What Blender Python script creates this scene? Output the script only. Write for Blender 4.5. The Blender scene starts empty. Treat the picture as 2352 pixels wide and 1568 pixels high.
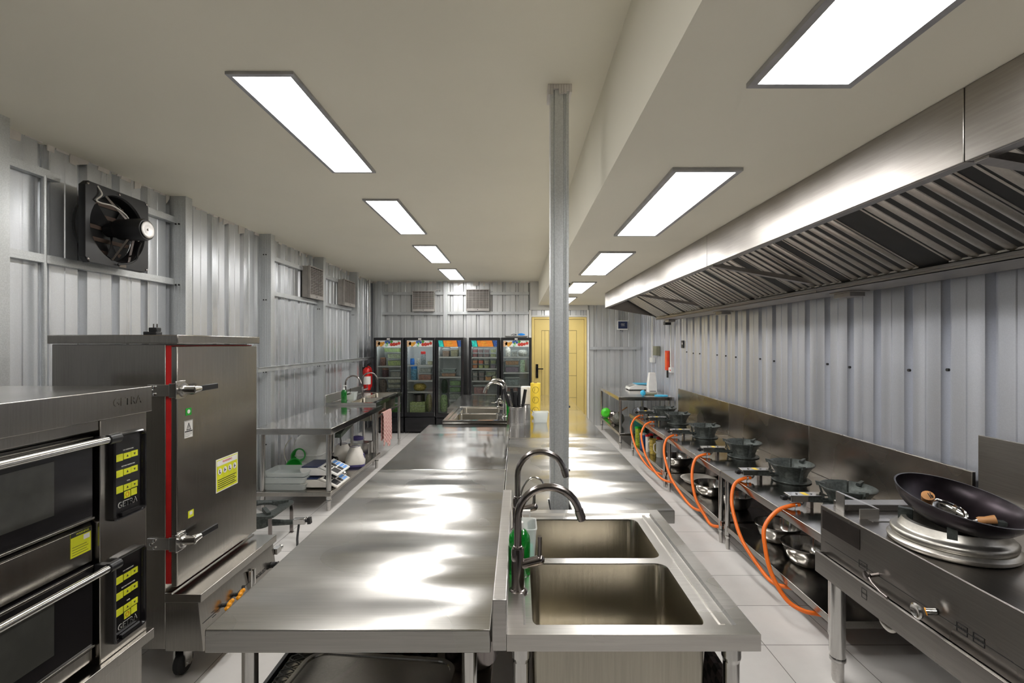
import bpy, bmesh, math, random
from mathutils import Vector, Matrix, noise
PI = math.pi
C = bpy.context.scene.collection
sc = bpy.context.scene

# ---------------------------------------------------------------- camera, world, exposure
F = 1100.0                      # focal length in pixels of the 2352 px wide frame
CX, CY, CH = 1190.0, 788.0, 1.62  # vanishing point and eye height
cam = bpy.data.cameras.new('camera')
cam.sensor_width = 36.0
cam.lens = 36.0 * F / 2352.0
cam.shift_x = -(CX - 1176.0) / 2352.0
cam.shift_y = (CY - 784.0) / 2352.0
cam.clip_start = 0.05
camo = bpy.data.objects.new('camera', cam)
C.objects.link(camo)
camo.location = (0, 0, CH)
camo.rotation_euler = (PI / 2, 0, 0)
sc.camera = camo
w = bpy.data.worlds.new('world')
sc.world = w
w.use_nodes = True
w.node_tree.nodes['Background'].inputs[0].default_value = (0.8, 0.85, 1, 1)
w.node_tree.nodes['Background'].inputs[1].default_value = 0.05
sc.view_settings.view_transform = 'Standard'
sc.view_settings.look = 'None'
sc.view_settings.gamma = 1.0
sc.view_settings.use_curve_mapping = False
sc.view_settings.exposure = 0.38
sc.cycles.max_bounces = 12
sc.cycles.diffuse_bounces = 6
sc.cycles.glossy_bounces = 6
sc.cycles.transparent_max_bounces = 16
sc.cycles.caustics_refractive = False
sc.cycles.sample_clamp_indirect = 6.0
PANEL = 17.0                    # strength of the ceiling light diffusers

R = random.Random(7)

# ---------------------------------------------------------------- materials
def _mat(name):
    m = bpy.data.materials.new(name)
    m.use_nodes = True
    return m, m.node_tree, m.node_tree.nodes['Principled BSDF']

def coords(nt, scale, rot=(0, 0, 0)):
    tc = nt.nodes.new('ShaderNodeTexCoord')
    mp = nt.nodes.new('ShaderNodeMapping')
    mp.inputs['Scale'].default_value = scale
    mp.inputs['Rotation'].default_value = rot
    nt.links.new(tc.outputs['Object'], mp.inputs['Vector'])
    return mp.outputs['Vector']

def noisetex(nt, vec, scale=1.0, detail=3.0, rough=0.5):
    n = nt.nodes.new('ShaderNodeTexNoise')
    n.inputs['Scale'].default_value = scale
    n.inputs['Detail'].default_value = detail
    n.inputs['Roughness'].default_value = rough
    nt.links.new(vec, n.inputs['Vector'])
    return n.outputs['Fac']

def ramp(nt, fac, stops):
    r = nt.nodes.new('ShaderNodeValToRGB')
    el = r.color_ramp.elements
    r.color_ramp.interpolation = 'EASE'
    while len(el) < len(stops):
        el.new(0.5)
    for e, (p, c) in zip(el, stops):
        e.position = p
        e.color = (c[0], c[1], c[2], 1) if isinstance(c, tuple) else (c, c, c, 1)
    nt.links.new(fac, r.inputs['Fac'])
    return r.outputs['Color']

def bump(nt, b, height, strength, dist, chain=None):
    n = nt.nodes.new('ShaderNodeBump')
    n.inputs['Strength'].default_value = strength
    n.inputs['Distance'].default_value = dist
    nt.links.new(height, n.inputs['Height'])
    if chain:
        nt.links.new(chain, n.inputs['Normal'])
    nt.links.new(n.outputs['Normal'], b.inputs['Normal'])
    return n.outputs['Normal']

def plain(name, col, rough=0.5, metal=0.0, spec=0.5, var=0.12, scale=14.0, bmp=0.0, coat=0.0):
    m, nt, b = _mat(name)
    b.inputs['Roughness'].default_value = rough
    b.inputs['Metallic'].default_value = metal
    b.inputs['Specular IOR Level'].default_value = spec
    b.inputs['Coat Weight'].default_value = coat
    v = coords(nt, (1, 1, 1))
    f = noisetex(nt, v, scale, 4)
    lo = tuple(c * (1 - var) for c in col)
    hi = tuple(min(1, c * (1 + var)) for c in col)
    nt.links.new(ramp(nt, f, [(0.3, lo), (0.7, hi)]), b.inputs['Base Color'])
    if bmp:
        bump(nt, b, f, bmp, 0.004)
    return m

def steel(name, col=(0.62, 0.61, 0.59), r0=0.16, r1=0.32, brush=(2, 60, 60), bs=0.05, wave=0.0, wscale=2.2,
          stain=0.0, aniso=0.0, waxes=(1, 0.6, 1)):
    m, nt, b = _mat(name)
    b.inputs['Metallic'].default_value = 1.0
    if aniso:
        b.inputs['Anisotropic'].default_value = aniso
    v1 = coords(nt, brush)
    f1 = noisetex(nt, v1, 3.0, 6, 0.6)
    v2 = coords(nt, (1, 1, 1))
    f2 = noisetex(nt, v2, 2.0, 2, 0.45)
    rr = ramp(nt, f2, [(0.3, r0), (0.7, r1)])
    nt.links.new(rr, b.inputs['Roughness'])
    lo = tuple(c * 0.86 for c in col)
    base = ramp(nt, f1, [(0.25, lo), (0.75, col)])
    if stain:
        f3 = noisetex(nt, v2, 2.6, 3, 0.5)
        mx = nt.nodes.new('ShaderNodeMixRGB')
        mx.blend_type = 'MULTIPLY'
        mx.inputs['Fac'].default_value = stain
        nt.links.new(base, mx.inputs['Color1'])
        nt.links.new(ramp(nt, f3, [(0.25, (0.6, 0.55, 0.46)), (0.7, (1, 1, 1))]), mx.inputs['Color2'])
        base = mx.outputs['Color']
    nt.links.new(base, b.inputs['Base Color'])
    ch = bump(nt, b, f1, bs, 0.002)
    if wave:
        vw = coords(nt, waxes)
        fw = noisetex(nt, vw, wscale, 1.5, 0.4)
        bump(nt, b, fw, 1.0, wave, ch)
    return m

def sheet(name, col=(0.70, 0.72, 0.75), r0=0.24, r1=0.36, sp=0.0):
    """galvanised / aluminium-zinc coated sheet: spangle plus vertical mill streaks"""
    m, nt, b = _mat(name)
    b.inputs['Metallic'].default_value = 0.68
    v = coords(nt, (1, 1, 1))
    vs = coords(nt, (9, 9, 0.08))
    fs = noisetex(nt, vs, 1.0, 2, 0.45)
    vo = nt.nodes.new('ShaderNodeTexVoronoi')
    vo.inputs['Scale'].default_value = 140.0
    nt.links.new(v, vo.inputs['Vector'])
    mx = nt.nodes.new('ShaderNodeMixRGB')
    mx.blend_type = 'MULTIPLY'
    mx.inputs['Fac'].default_value = 1.0
    nt.links.new(ramp(nt, fs, [(0.25, tuple(c * 0.93 for c in col)), (0.75, tuple(min(1, c * 1.05) for c in col))]), mx.inputs['Color1'])
    nt.links.new(ramp(nt, vo.outputs['Distance'], [(0.0, 0.85 if sp else 0.94), (1.0, 1.0)]), mx.inputs['Color2'])
    nt.links.new(mx.outputs['Color'], b.inputs['Base Color'])
    nt.links.new(ramp(nt, fs, [(0.3, r0), (0.7, r1)]), b.inputs['Roughness'])
    vb = coords(nt, (3, 3, 0.5))
    fb = noisetex(nt, vb, 1.0, 2)
    ch = bump(nt, b, fb, 0.6, 0.0025)
    if sp: bump(nt, b, vo.outputs['Distance'], sp, 0.002, ch)
    return m

def emit(name, col, s):
    m = bpy.data.materials.new(name)
    m.use_nodes = True
    nt = m.node_tree
    nt.nodes.clear()
    e = nt.nodes.new('ShaderNodeEmission')
    e.inputs[0].default_value = (*col, 1)
    e.inputs[1].default_value = s
    o = nt.nodes.new('ShaderNodeOutputMaterial')
    nt.links.new(e.outputs[0], o.inputs[0])
    return m

def thin_glass(name, tint=(0.9, 0.93, 0.92), ior=1.45, gl=1.0, rough=0.02):
    m = bpy.data.materials.new(name)
    m.use_nodes = True
    nt = m.node_tree
    nt.nodes.clear()
    t = nt.nodes.new('ShaderNodeBsdfTransparent')
    t.inputs[0].default_value = (*tint, 1)
    g = nt.nodes.new('ShaderNodeBsdfGlossy')
    g.inputs['Roughness'].default_value = rough
    fr = nt.nodes.new('ShaderNodeFresnel')
    fr.inputs[0].default_value = ior
    mx = nt.nodes.new('ShaderNodeMixShader')
    o = nt.nodes.new('ShaderNodeOutputMaterial')
    nt.links.new(fr.outputs[0], mx.inputs[0])
    nt.links.new(t.outputs[0], mx.inputs[1])
    nt.links.new(g.outputs[0], mx.inputs[2])
    nt.links.new(mx.outputs[0], o.inputs[0])
    return m

def milky(name, col, alpha=0.5, rough=0.25):
    m, nt, b = _mat(name)
    b.inputs['Base Color'].default_value = (*col, 1)
    b.inputs['Roughness'].default_value = rough
    b.inputs['Alpha'].default_value = alpha
    return m

M = {}
M['top'] = steel('brushed_steel_worktop', (0.47, 0.46, 0.44), 0.19, 0.33, (1.5, 50, 50), 0.05, 0.075, 1.0, 0.12, 0.0, (0.9, 3.2, 1))
M['top2'] = steel('polished_steel_worktop', (0.60, 0.585, 0.56), 0.09, 0.17, (1.5, 50, 50), 0.03, 0.012, 1.0, 0.1, 0.0, (1.2, 2.5, 1))
M['lowtop'] = steel('dull_steel_worktop', (0.42, 0.405, 0.385), 0.12, 0.3, (50, 1.5, 50), 0.05, 0.006, 2.0, 0.35)
M['apron'] = steel('satin_steel', (0.6, 0.58, 0.56), 0.3, 0.42, (2, 50, 50), 0.06)
M['leg'] = steel('polished_tube_steel', (0.62, 0.61, 0.59), 0.14, 0.22, (50, 50, 2), 0.03)
M['cab'] = steel('brushed_cabinet_steel', (0.40, 0.38, 0.35), 0.17, 0.25, (60, 60, 1.5), 0.05, 0.0012, 2)
M['basin'] = steel('satin_basin_steel', (0.44, 0.41, 0.35), 0.18, 0.28, (60, 60, 1.5), 0.05, 0.0)
M['hood'] = steel('hood_steel', (0.43, 0.405, 0.38), 0.30, 0.48, (30, 2, 40), 0.06, 0.003, 2, 0.2)
M['range'] = steel('range_steel', (0.34, 0.32, 0.30), 0.26, 0.36, (50, 2, 50), 0.05, 0.0012, 2)
M['filter'] = steel('filter_steel', (0.66, 0.63, 0.58), 0.3, 0.45, (2, 40, 40), 0.05)
M['splash'] = steel('stained_splash_steel', (0.40, 0.37, 0.34), 0.2, 0.34, (2, 2, 90), 0.04, 0.0025, 2, 0.6)
M['chrome'] = steel('chrome', (0.8, 0.8, 0.8), 0.05, 0.12, (1, 1, 1), 0.0)
M['gun'] = steel('dark_nickel', (0.30, 0.27, 0.26), 0.16, 0.24, (40, 40, 2), 0.03)
M['wall'] = sheet('corrugated_sheet')
M['wallr'] = sheet('corrugated_sheet_matt', (0.66, 0.68, 0.74), 0.3, 0.42)
M['wallf'] = sheet('corrugated_sheet_far', (0.72, 0.73, 0.73), 0.34, 0.42)
M['post'] = sheet('galvanised_stud', (0.68, 0.70, 0.71), 0.3, 0.45, 0.06)
M['iron'] = plain('cast_iron', (0.075, 0.085, 0.08), 0.5, 0.5, 0.5, 0.25, 60, 0.25)
M['black'] = plain('black_plastic', (0.012, 0.012, 0.013), 0.35)
M['gloss_black'] = plain('gloss_black', (0.010, 0.009, 0.010), 0.12)
M['fridge_black'] = plain('fridge_black', (0.012, 0.012, 0.014), 0.3)
M['liner'] = plain('fridge_liner', (0.62, 0.64, 0.64), 0.45, var=0.03)
M['rubber'] = plain('black_rubber', (0.02, 0.02, 0.02), 0.7)
M['white'] = plain('white_plastic', (0.80, 0.79, 0.76), 0.35, var=0.04)
M['cream'] = plain('cream_plastic', (0.72, 0.68, 0.62), 0.4, var=0.04)
M['paint'] = plain('ceiling_paint', (0.84, 0.80, 0.68), 0.85, var=0.03, scale=0.7)
M['plaster'] = plain('white_plaster', (0.68, 0.67, 0.63), 0.8, var=0.06, scale=3)
M['filler'] = plain('joint_filler', (0.74, 0.70, 0.66), 0.85, var=0.12, scale=9, bmp=0.4)
M['lamp'] = emit('lamp_diffuser', (1.0, 0.985, 0.96), PANEL)
M['lampframe'] = plain('lamp_frame', (0.42, 0.42, 0.43), 0.4, 0.6)
M['red'] = plain('red_rubber', (0.55, 0.012, 0.012), 0.5)
M['redpaint'] = plain('red_enamel', (0.62, 0.01, 0.008), 0.2)
M['orange'] = plain('orange_hose', (0.86, 0.17, 0.015), 0.38, var=0.06)
M['amber'] = plain('amber_plastic', (0.85, 0.34, 0.01), 0.3)
M['door'] = plain('yellow_door_paint', (0.74, 0.57, 0.20), 0.4, var=0.04, scale=3)
M['doorgroove'] = plain('door_groove', (0.20, 0.14, 0.05), 0.7)
M['yellow'] = plain('yellow_label', (0.72, 0.74, 0.02), 0.5)
M['ypaper'] = plain('yellow_wrap', (0.82, 0.58, 0.05), 0.5, var=0.03)
M['green'] = plain('green_plastic', (0.01, 0.36, 0.03), 0.35)
M['glime'] = plain('lime_plastic', (0.10, 0.75, 0.04), 0.4)
M['blue'] = plain('blue_plastic', (0.01, 0.25, 0.75), 0.35)
M['sky'] = plain('light_blue_plastic', (0.05, 0.50, 0.78), 0.4)
M['navy'] = plain('navy_panel', (0.02, 0.03, 0.09), 0.3)
M['purple'] = plain('purple_plastic', (0.05, 0.04, 0.16), 0.4)
M['wood'] = plain('turned_wood', (0.50, 0.24, 0.09), 0.5, scale=30)
M['brown'] = plain('brown_food', (0.25, 0.12, 0.06), 0.6, var=0.4, scale=60)
M['olive'] = plain('olive_wall', (0.22, 0.22, 0.15), 0.5)
M['paper'] = plain('paper', (0.82, 0.80, 0.76), 0.7, var=0.04)
M['ink'] = plain('black_ink', (0.02, 0.02, 0.02), 0.6)
M['inkgrey'] = plain('grey_ink', (0.35, 0.34, 0.32), 0.6)
M['wok'] = plain('seasoned_iron', (0.022, 0.016, 0.020), 0.32, 0.7, 0.5, 0.4, 12, 0.12)
M['ring'] = steel('cast_ring', (0.50, 0.48, 0.44), 0.28, 0.42, (30, 30, 30), 0.15, 0.0, 2, 0.2)
M['acgrey'] = plain('aged_grey_casing', (0.40, 0.375, 0.35), 0.5, var=0.08)
M['acdark'] = plain('dusty_filter', (0.10, 0.085, 0.075), 0.8)
M['darkwall'] = plain('dark_wall', (0.10, 0.095, 0.09), 0.8)
M['glass'] = thin_glass('door_glass', (0.90, 0.92, 0.91))
M['clear'] = milky('clear_plastic', (0.80, 0.84, 0.84), 0.16, 0.12)
M['frost'] = milky('frosted_plastic', (0.80, 0.83, 0.82), 0.34, 0.2)
M['clearg'] = milky('cloudy_plastic', (0.74, 0.78, 0.76), 0.5, 0.25)

def soap():
    m, nt, b = _mat('green_soap')
    b.inputs['Base Color'].default_value = (0.005, 0.30, 0.03, 1)
    b.inputs['Roughness'].default_value = 0.06
    b.inputs['Transmission Weight'].default_value = 0.55
    b.inputs['Coat Weight'].default_value = 0.6
    return m
M['soap'] = soap()

def check_cloth(name, c1, c2, c3):
    m, nt, b = _mat(name)
    b.inputs['Roughness'].default_value = 0.9
    ck = nt.nodes.new('ShaderNodeTexChecker')
    ck.inputs['Scale'].default_value = 36
    ck.inputs['Color1'].default_value = (*c1, 1)
    ck.inputs['Color2'].default_value = (*c2, 1)
    nt.links.new(coords(nt, (1, 1, 1)), ck.inputs['Vector'])
    nt.links.new(ck.outputs[0], b.inputs['Base Color'])
    f = noisetex(nt, coords(nt, (1, 1, 1)), 30)
    bump(nt, b, f, 0.5, 0.01)
    return m
M['pinkcloth'] = check_cloth('pink_checked_cloth', (0.75, 0.52, 0.48), (0.50, 0.22, 0.20), None)
M['darkcloth'] = check_cloth('dark_checked_cloth', (0.10, 0.08, 0.08), (0.035, 0.03, 0.03), None)

def tiles():
    m, nt, b = _mat('floor_tiles')
    tc = nt.nodes.new('ShaderNodeTexCoord')
    br = nt.nodes.new('ShaderNodeTexBrick')
    br.offset = 0.0
    br.inputs['Scale'].default_value = 1.0
    br.inputs['Brick Width'].default_value = 0.41
    br.inputs['Row Height'].default_value = 0.386
    br.inputs['Mortar Size'].default_value = 0.0022
    br.inputs['Mortar Smooth'].default_value = 0.1
    br.inputs['Color1'].default_value = (0.66, 0.635, 0.61, 1)
    br.inputs['Color2'].default_value = (0.70, 0.675, 0.65, 1)
    br.inputs['Mortar'].default_value = (0.16, 0.15, 0.14, 1)
    mp = nt.nodes.new('ShaderNodeMapping')
    mp.inputs['Location'].default_value = (0.315, 0.13, 0)
    nt.links.new(tc.outputs['Object'], mp.inputs['Vector'])
    nt.links.new(mp.outputs['Vector'], br.inputs['Vector'])
    f = noisetex(nt, coords(nt, (1, 1, 1)), 2.2, 6, 0.6)
    mx = nt.nodes.new('ShaderNodeMixRGB')
    mx.blend_type = 'MULTIPLY'
    mx.inputs[0].default_value = 0.35
    nt.links.new(br.outputs['Color'], mx.inputs[1])
    nt.links.new(ramp(nt, f, [(0.3, 0.72), (0.6, 1.0)]), mx.inputs[2])
    nt.links.new(mx.outputs[0], b.inputs['Base Color'])
    b.inputs['Roughness'].default_value = 0.28
    bump(nt, b, br.outputs['Fac'], -0.3, 0.002)
    return m
M['tiles'] = tiles()

_food = {}
def food(col):
    k = tuple(round(c, 3) for c in col)
    if k not in _food:
        _food[k] = plain('food_%d' % len(_food), col, 0.55, var=0.45, scale=45, bmp=0.3)
    return _food[k]

# ---------------------------------------------------------------- mesh builder
class MB:
    def __init__(s):
        s.v = []; s.f = []; s.mi = []; s.m = 0
    def add(s, vs, fs):
        o = len(s.v)
        s.v += [tuple(p) for p in vs]
        s.f += [tuple(i + o for i in f) for f in fs]
        s.mi += [s.m] * len(fs)
        return o
    def mat(s, i):
        s.m = i
        return s
    def hexa(s, p):
        s.add(p, [(0, 3, 2, 1), (4, 5, 6, 7), (0, 1, 5, 4), (1, 2, 6, 5), (2, 3, 7, 6), (3, 0, 4, 7)])
        return s
    def box(s, x0, x1, y0, y1, z0, z1):
        return s.hexa([(x0, y0, z0), (x1, y0, z0), (x1, y1, z0), (x0, y1, z0),
                       (x0, y0, z1), (x1, y0, z1), (x1, y1, z1), (x0, y1, z1)])
    def quad(s, a, b, c, d):
        s.add([a, b, c, d], [(0, 1, 2, 3)])
        return s
    def bar(s, p0, p1, wd, ht):
        """rectangular bar between two points"""
        p0 = Vector(p0); p1 = Vector(p1)
        d = (p1 - p0).normalized()
        up = Vector((0, 0, 1)) if abs(d.z) < 0.95 else Vector((0, 1, 0))
        a = d.cross(up).normalized(); b2 = a.cross(d).normalized()
        q = []
        for p in (p0, p1):
            for sa, sb in ((-1, -1), (1, -1), (1, 1), (-1, 1)):
                q.append(p + a * sa * wd / 2 + b2 * sb * ht / 2)
        return s.hexa(q)
    def loft(s, rings, cap0=True, cap1=True, closed=False):
        n = len(rings[0]); o = len(s.v); k = len(rings)
        vs = [p for r in rings for p in r]; fs = []
        for i in range(k - 1 + (1 if closed else 0)):
            a = i * n; b = ((i + 1) % k) * n
            for j in range(n):
                fs.append((a + j, a + (j + 1) % n, b + (j + 1) % n, b + j))
        if cap0 and not closed: fs.append(tuple(range(n))[::-1])
        if cap1 and not closed: fs.append(tuple((k - 1) * n + j for j in range(n)))
        s.add(vs, fs)
        return s
    def ring(s, c, a, b, r, n, r2=None):
        r2 = r if r2 is None else r2
        return [c + a * math.cos(2 * PI * j / n) * r + b * math.sin(2 * PI * j / n) * r2 for j in range(n)]
    def cyl(s, p0, p1, r0, r1=None, n=20):
        r1 = r0 if r1 is None else r1
        p0 = Vector(p0); p1 = Vector(p1)
        d = (p1 - p0).normalized()
        up = Vector((0, 0, 1)) if abs(d.z) < 0.9 else Vector((1, 0, 0))
        a = d.cross(up).normalized(); b = d.cross(a).normalized()
        return s.loft([s.ring(p0, a, b, r0, n), s.ring(p1, a, b, r1, n)])
    def tube(s, pts, r, n=10, caps=True):
        pts = [Vector(p) for p in pts]
        rs = r if isinstance(r, (list, tuple)) else [r] * len(pts)
        t = []
        for i in range(len(pts)):
            a = pts[max(0, i - 1)]; b = pts[min(len(pts) - 1, i + 1)]
            t.append((b - a).normalized())
        up = Vector((0, 0, 1)) if abs(t[0].z) < 0.9 else Vector((1, 0, 0))
        a = t[0].cross(up).normalized()
        rings = []
        for i, p in enumerate(pts):
            if i:
                q = t[i - 1].rotation_difference(t[i])
                a = q @ a
            a = (a - t[i] * a.dot(t[i])).normalized()
            rings.append(s.ring(p, a, t[i].cross(a).normalized(), rs[i], n))
        return s.loft(rings, caps, caps)
    def lathe(s, prof, c=(0, 0, 0), n=32, axis='Z', sx=1.0, closed=False, a0=0.0):
        c = Vector(c); rings = []
        for r, h in prof:
            rg = []
            for j in range(n):
                t = a0 + 2 * PI * j / n
                x, y = math.cos(t) * max(r, 1e-5) * sx, math.sin(t) * max(r, 1e-5)
                p = {'Z': Vector((x, y, h)), 'X': Vector((h, x, y)), 'Y': Vector((x, h, y))}[axis]
                rg.append(c + p)
            rings.append(rg)
        return s.loft(rings, not closed, not closed, closed)
    def prism(s, poly, a0, a1, axis='Z'):
        def P(u, v, w_):
            return {'Z': (u, v, w_), 'X': (w_, u, v), 'Y': (u, w_, v)}[axis]
        return s.loft([[P(u, v, a0) for u, v in poly], [P(u, v, a1) for u, v in poly]])
    def sphere(s, c, r, n=16, k=8, sz=1.0, sx=1.0):
        prof = [(r * math.sin(PI * i / k), -r * sz * math.cos(PI * i / k)) for i in range(k + 1)]
        return s.lathe(prof, c, n, sx=sx)
    def xf(s, mtx, start=0):
        for i in range(start, len(s.v)):
            s.v[i] = tuple(mtx @ Vector(s.v[i]))
        return s
    def build(s, name, mats, parent=None, world=False, bevel=0.0, sharp=38, origin=None):
        if not isinstance(mats, (list, tuple)): mats = [mats]
        v = s.v
        loc = Vector((0, 0, 0))
        if parent is not None and world:
            pl = wloc(parent)
            v = [tuple(Vector(p) - pl) for p in v]
        elif parent is None:
            if origin is None:
                xs = [p[0] for p in v]; ys = [p[1] for p in v]; zs = [p[2] for p in v]
                origin = ((min(xs) + max(xs)) / 2, (min(ys) + max(ys)) / 2, min(zs))
            loc = Vector(origin)
            v = [tuple(Vector(p) - loc) for p in v]
        me = bpy.data.meshes.new(name)
        me.from_pydata(v, [], s.f)
        for m_ in mats: me.materials.append(m_)
        for p, i in zip(me.polygons, s.mi): p.material_index = i
        bm = bmesh.new(); bm.from_mesh(me)
        bmesh.ops.recalc_face_normals(bm, faces=bm.faces)
        bm.to_mesh(me); bm.free()
        me.shade_smooth()
        me.set_sharp_from_angle(angle=math.radians(sharp))
        o = bpy.data.objects.new(name, me)
        C.objects.link(o)
        if parent is not None: o.parent = parent
        else: o.location = loc
        if bevel:
            b = o.modifiers.new('bevel', 'BEVEL')
            b.width = bevel; b.segments = 2; b.limit_method = 'ANGLE'; b.angle_limit = math.radians(50)
            b.harden_normals = False
        return o

def wloc(o):
    p = Vector(o.location)
    while o.parent is not None:
        o = o.parent
        p = p + Vector(o.location)
    return p

def rrect(cx, cy, w_, d, r, n=5):
    out = []
    for sx, sy, a0 in ((1, 1, 0), (-1, 1, 90), (-1, -1, 180), (1, -1, 270)):
        for i in range(n + 1):
            a = math.radians(a0 + 90 * i / n)
            out.append((cx + sx * (w_ / 2 - r) + r * math.cos(a), cy + sy * (d / 2 - r) + r * math.sin(a)))
    return out

def spline(pts, k=8):
    P = [Vector(p) for p in pts]
    P = [P[0] * 2 - P[1]] + P + [P[-1] * 2 - P[-2]]
    out = []
    for i in range(1, len(P) - 2):
        for j in range(k):
            t = j / k
            a, b, c, d = P[i - 1], P[i], P[i + 1], P[i + 2]
            out.append(0.5 * ((2 * b) + (c - a) * t + (2 * a - 5 * b + 4 * c - d) * t * t + (3 * b - a - 3 * c + d) * t ** 3))
    out.append(P[-2])
    return out

def tag(o, label=None, cat=None, group=None, kind=None):
    if label: o['label'] = label
    if cat: o['category'] = cat
    if group: o['group'] = group
    if kind: o['kind'] = kind
    return o

def thing(name, label, cat, loc=(0, 0, 0), rz=0.0, group=None):
    o = bpy.data.objects.new(name, None)
    o.empty_display_size = 0.1
    C.objects.link(o)
    o.location = loc
    o.rotation_euler = (0, 0, rz)
    return tag(o, label, cat, group)

def struct(mb, name, mats, **k):
    o = mb.build(name, mats, **k)
    o['kind'] = 'structure'
    return o

def dup(root, loc, rz=0.0, label=None, group=None, scale=None):
    r = root.copy()
    C.objects.link(r)
    r.location = loc
    r.rotation_euler = (0, 0, rz)
    if scale: r.scale = scale
    if label: r['label'] = label
    if group: r['group'] = group
    for ch in list(root.children):
        c = ch.copy(); C.objects.link(c); c.parent = r
        for g in list(ch.children):
            d = g.copy(); C.objects.link(d); d.parent = c
    return r

def text(parent, s_, size, loc, rot, mat, name='lettering', depth=0.0006, world=True, align='CENTER', outline=0.0, sx=1.0):
    cu = bpy.data.curves.new('t', 'FONT')
    cu.body = s_; cu.size = size; cu.extrude = depth; cu.offset = outline
    cu.align_x = align; cu.align_y = 'CENTER'
    o = bpy.data.objects.new('t', cu)
    C.objects.link(o)
    bpy.context.view_layer.update()
    me = bpy.data.meshes.new_from_object(o.evaluated_get(bpy.context.evaluated_depsgraph_get()))
    bpy.data.objects.remove(o)
    me.materials.clear(); me.materials.append(mat)
    from mathutils import Euler
    m = Matrix.Translation(Vector(loc) - (wloc(parent) if world and parent else Vector((0, 0, 0)))) @ Euler(rot).to_matrix().to_4x4() @ Matrix.Diagonal((sx, 1, 1, 1))
    me.transform(m)
    t = bpy.data.objects.new(name, me)
    C.objects.link(t)
    t.parent = parent
    return t

FX = (PI / 2, 0, PI / 2)      # lettering that faces +X
FXN = (PI / 2, 0, -PI / 2)    # lettering that faces -X
FY = (PI / 2, 0, 0)           # lettering that faces -Y

def at(px, py, Y):
    """the point at depth Y seen at a measured pixel"""
    return Vector(((px - CX) / F * Y, Y, CH - (py - CY) / F * Y))
# ---------------------------------------------------------------- room shell
ZL, ZR, XS = 2.83, 2.365, 0.40          # high ceiling, low ceiling, step
XL, XR, YF, YB = -2.87, 2.42, 9.42, -3.6
b = MB().box(XL - 0.3, XR + 0.2, YB - 0.1, YF + 0.2, -0.06, 0.0)
struct(b, 'floor', M['tiles'], origin=(0, 0, 0))
b = MB().prism([(XL - 0.3, ZL), (XS, ZL), (XS, ZR), (XR + 0.2, ZR), (XR + 0.2, ZL + 0.12), (XL - 0.3, ZL + 0.12)], YB - 0.1, YF + 0.2, 'Y')
struct(b, 'ceiling', M['paint'], sharp=20)
struct(MB().box(XL - 0.3, XR + 0.2, YB - 0.1, YB, 0, ZL), 'wall_back', M['darkwall'])

def corr(axis, base, out, a0, a1, z0, z1, phase, pitch=0.26, dep=0.038, th=0.006):
    """trapezoid sheeting: wide pans with a narrow channel each pitch; 'out' is the direction away from the room"""
    k = math.floor((a0 - phase) / pitch) - 1
    pts = []
    while True:
        s0 = phase + k * pitch
        for da, dd in ((0, 0), (0.018, 1), (0.052, 1), (0.070, 0), (0.155, 0), (0.160, 0.12), (0.172, 0.12), (0.177, 0)):
            pts.append((s0 + da, dd * dep))
        k += 1
        if s0 > a1 + pitch: break
    inner = [p for p in pts if a0 < p[0] < a1]
    def dep_at(a):
        for (p, q) in zip(pts, pts[1:]):
            if p[0] <= a <= q[0]:
                t = (a - p[0]) / max(1e-6, q[0] - p[0])
                return p[1] + (q[1] - p[1]) * t
        return 0
    inner = [(a0, dep_at(a0))] + inner + [(a1, dep_at(a1))]
    m = MB()
    def P(a, d, z):
        return (base + out * d, a, z) if axis == 'Y' else (a, base + out * d, z)
    for (p, q) in zip(inner, inner[1:]):
        f0 = [P(p[0], p[1], z0), P(q[0], q[1], z0), P(q[0], q[1], z1), P(p[0], p[1], z1)]
        g0 = [P(p[0], p[1] + th, z0), P(q[0], q[1] + th, z0), P(q[0], q[1] + th, z1), P(p[0], p[1] + th, z1)]
        m.add(f0 + g0, [(0, 1, 2, 3), (7, 6, 5, 4), (0, 4, 5, 1), (3, 2, 6, 7)])
    return m

struct(corr('Y', XL, -1, YB, YF, 0, ZL, 5.72), 'wall_left', M['wall'], sharp=10)
struct(corr('Y', XR, 1, YB, YF, 0, ZR + 0.01, 2.672), 'wall_right', M['wallr'], sharp=10)
far = corr('X', YF, 1, XL, 0.215, 0, ZL, -2.37, 0.257)
far2 = corr('X', YF, 1, 1.39, XR, 0, ZR, -2.37 + 0.257 * 14, 0.257)
far3 = corr('X', YF, 1, 0.27, 1.34, 2.165, 2.27, -2.37, 0.257)
for q in (far2, far3):
    far.add(q.v, q.f)
struct(far, 'wall_far', M['wallf'], sharp=10)
struct(MB().box(XL - 0.09, XL - 0.055, YB, YF, 0, ZL).box(XR + 0.055, XR + 0.09, YB, YF, 0, ZL).box(XL - 0.1, XR + 0.1, YF + 0.055, YF + 0.09, 0, ZL), 'wall_outer', M['post'])
# plaster bulkhead over the door
b = MB().box(0.235, XS, YF - 0.05, YF + 0.04, 2.27, ZL).box(XS, 1.37, YF - 0.05, YF + 0.04, 2.27, ZR)
struct(b, 'wall_bulkhead', M['plaster'])
# corner angles
struct(MB().box(0.215, 0.262, YF - 0.03, YF + 0.04, 0, 2.27).box(1.345, 1.395, YF - 0.03, YF + 0.04, 0, 2.27).box(0.262, 1.345, YF - 0.03, YF + 0.04, 2.135, 2.165),
       'trim_1', M['white'], bevel=0.003)

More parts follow.
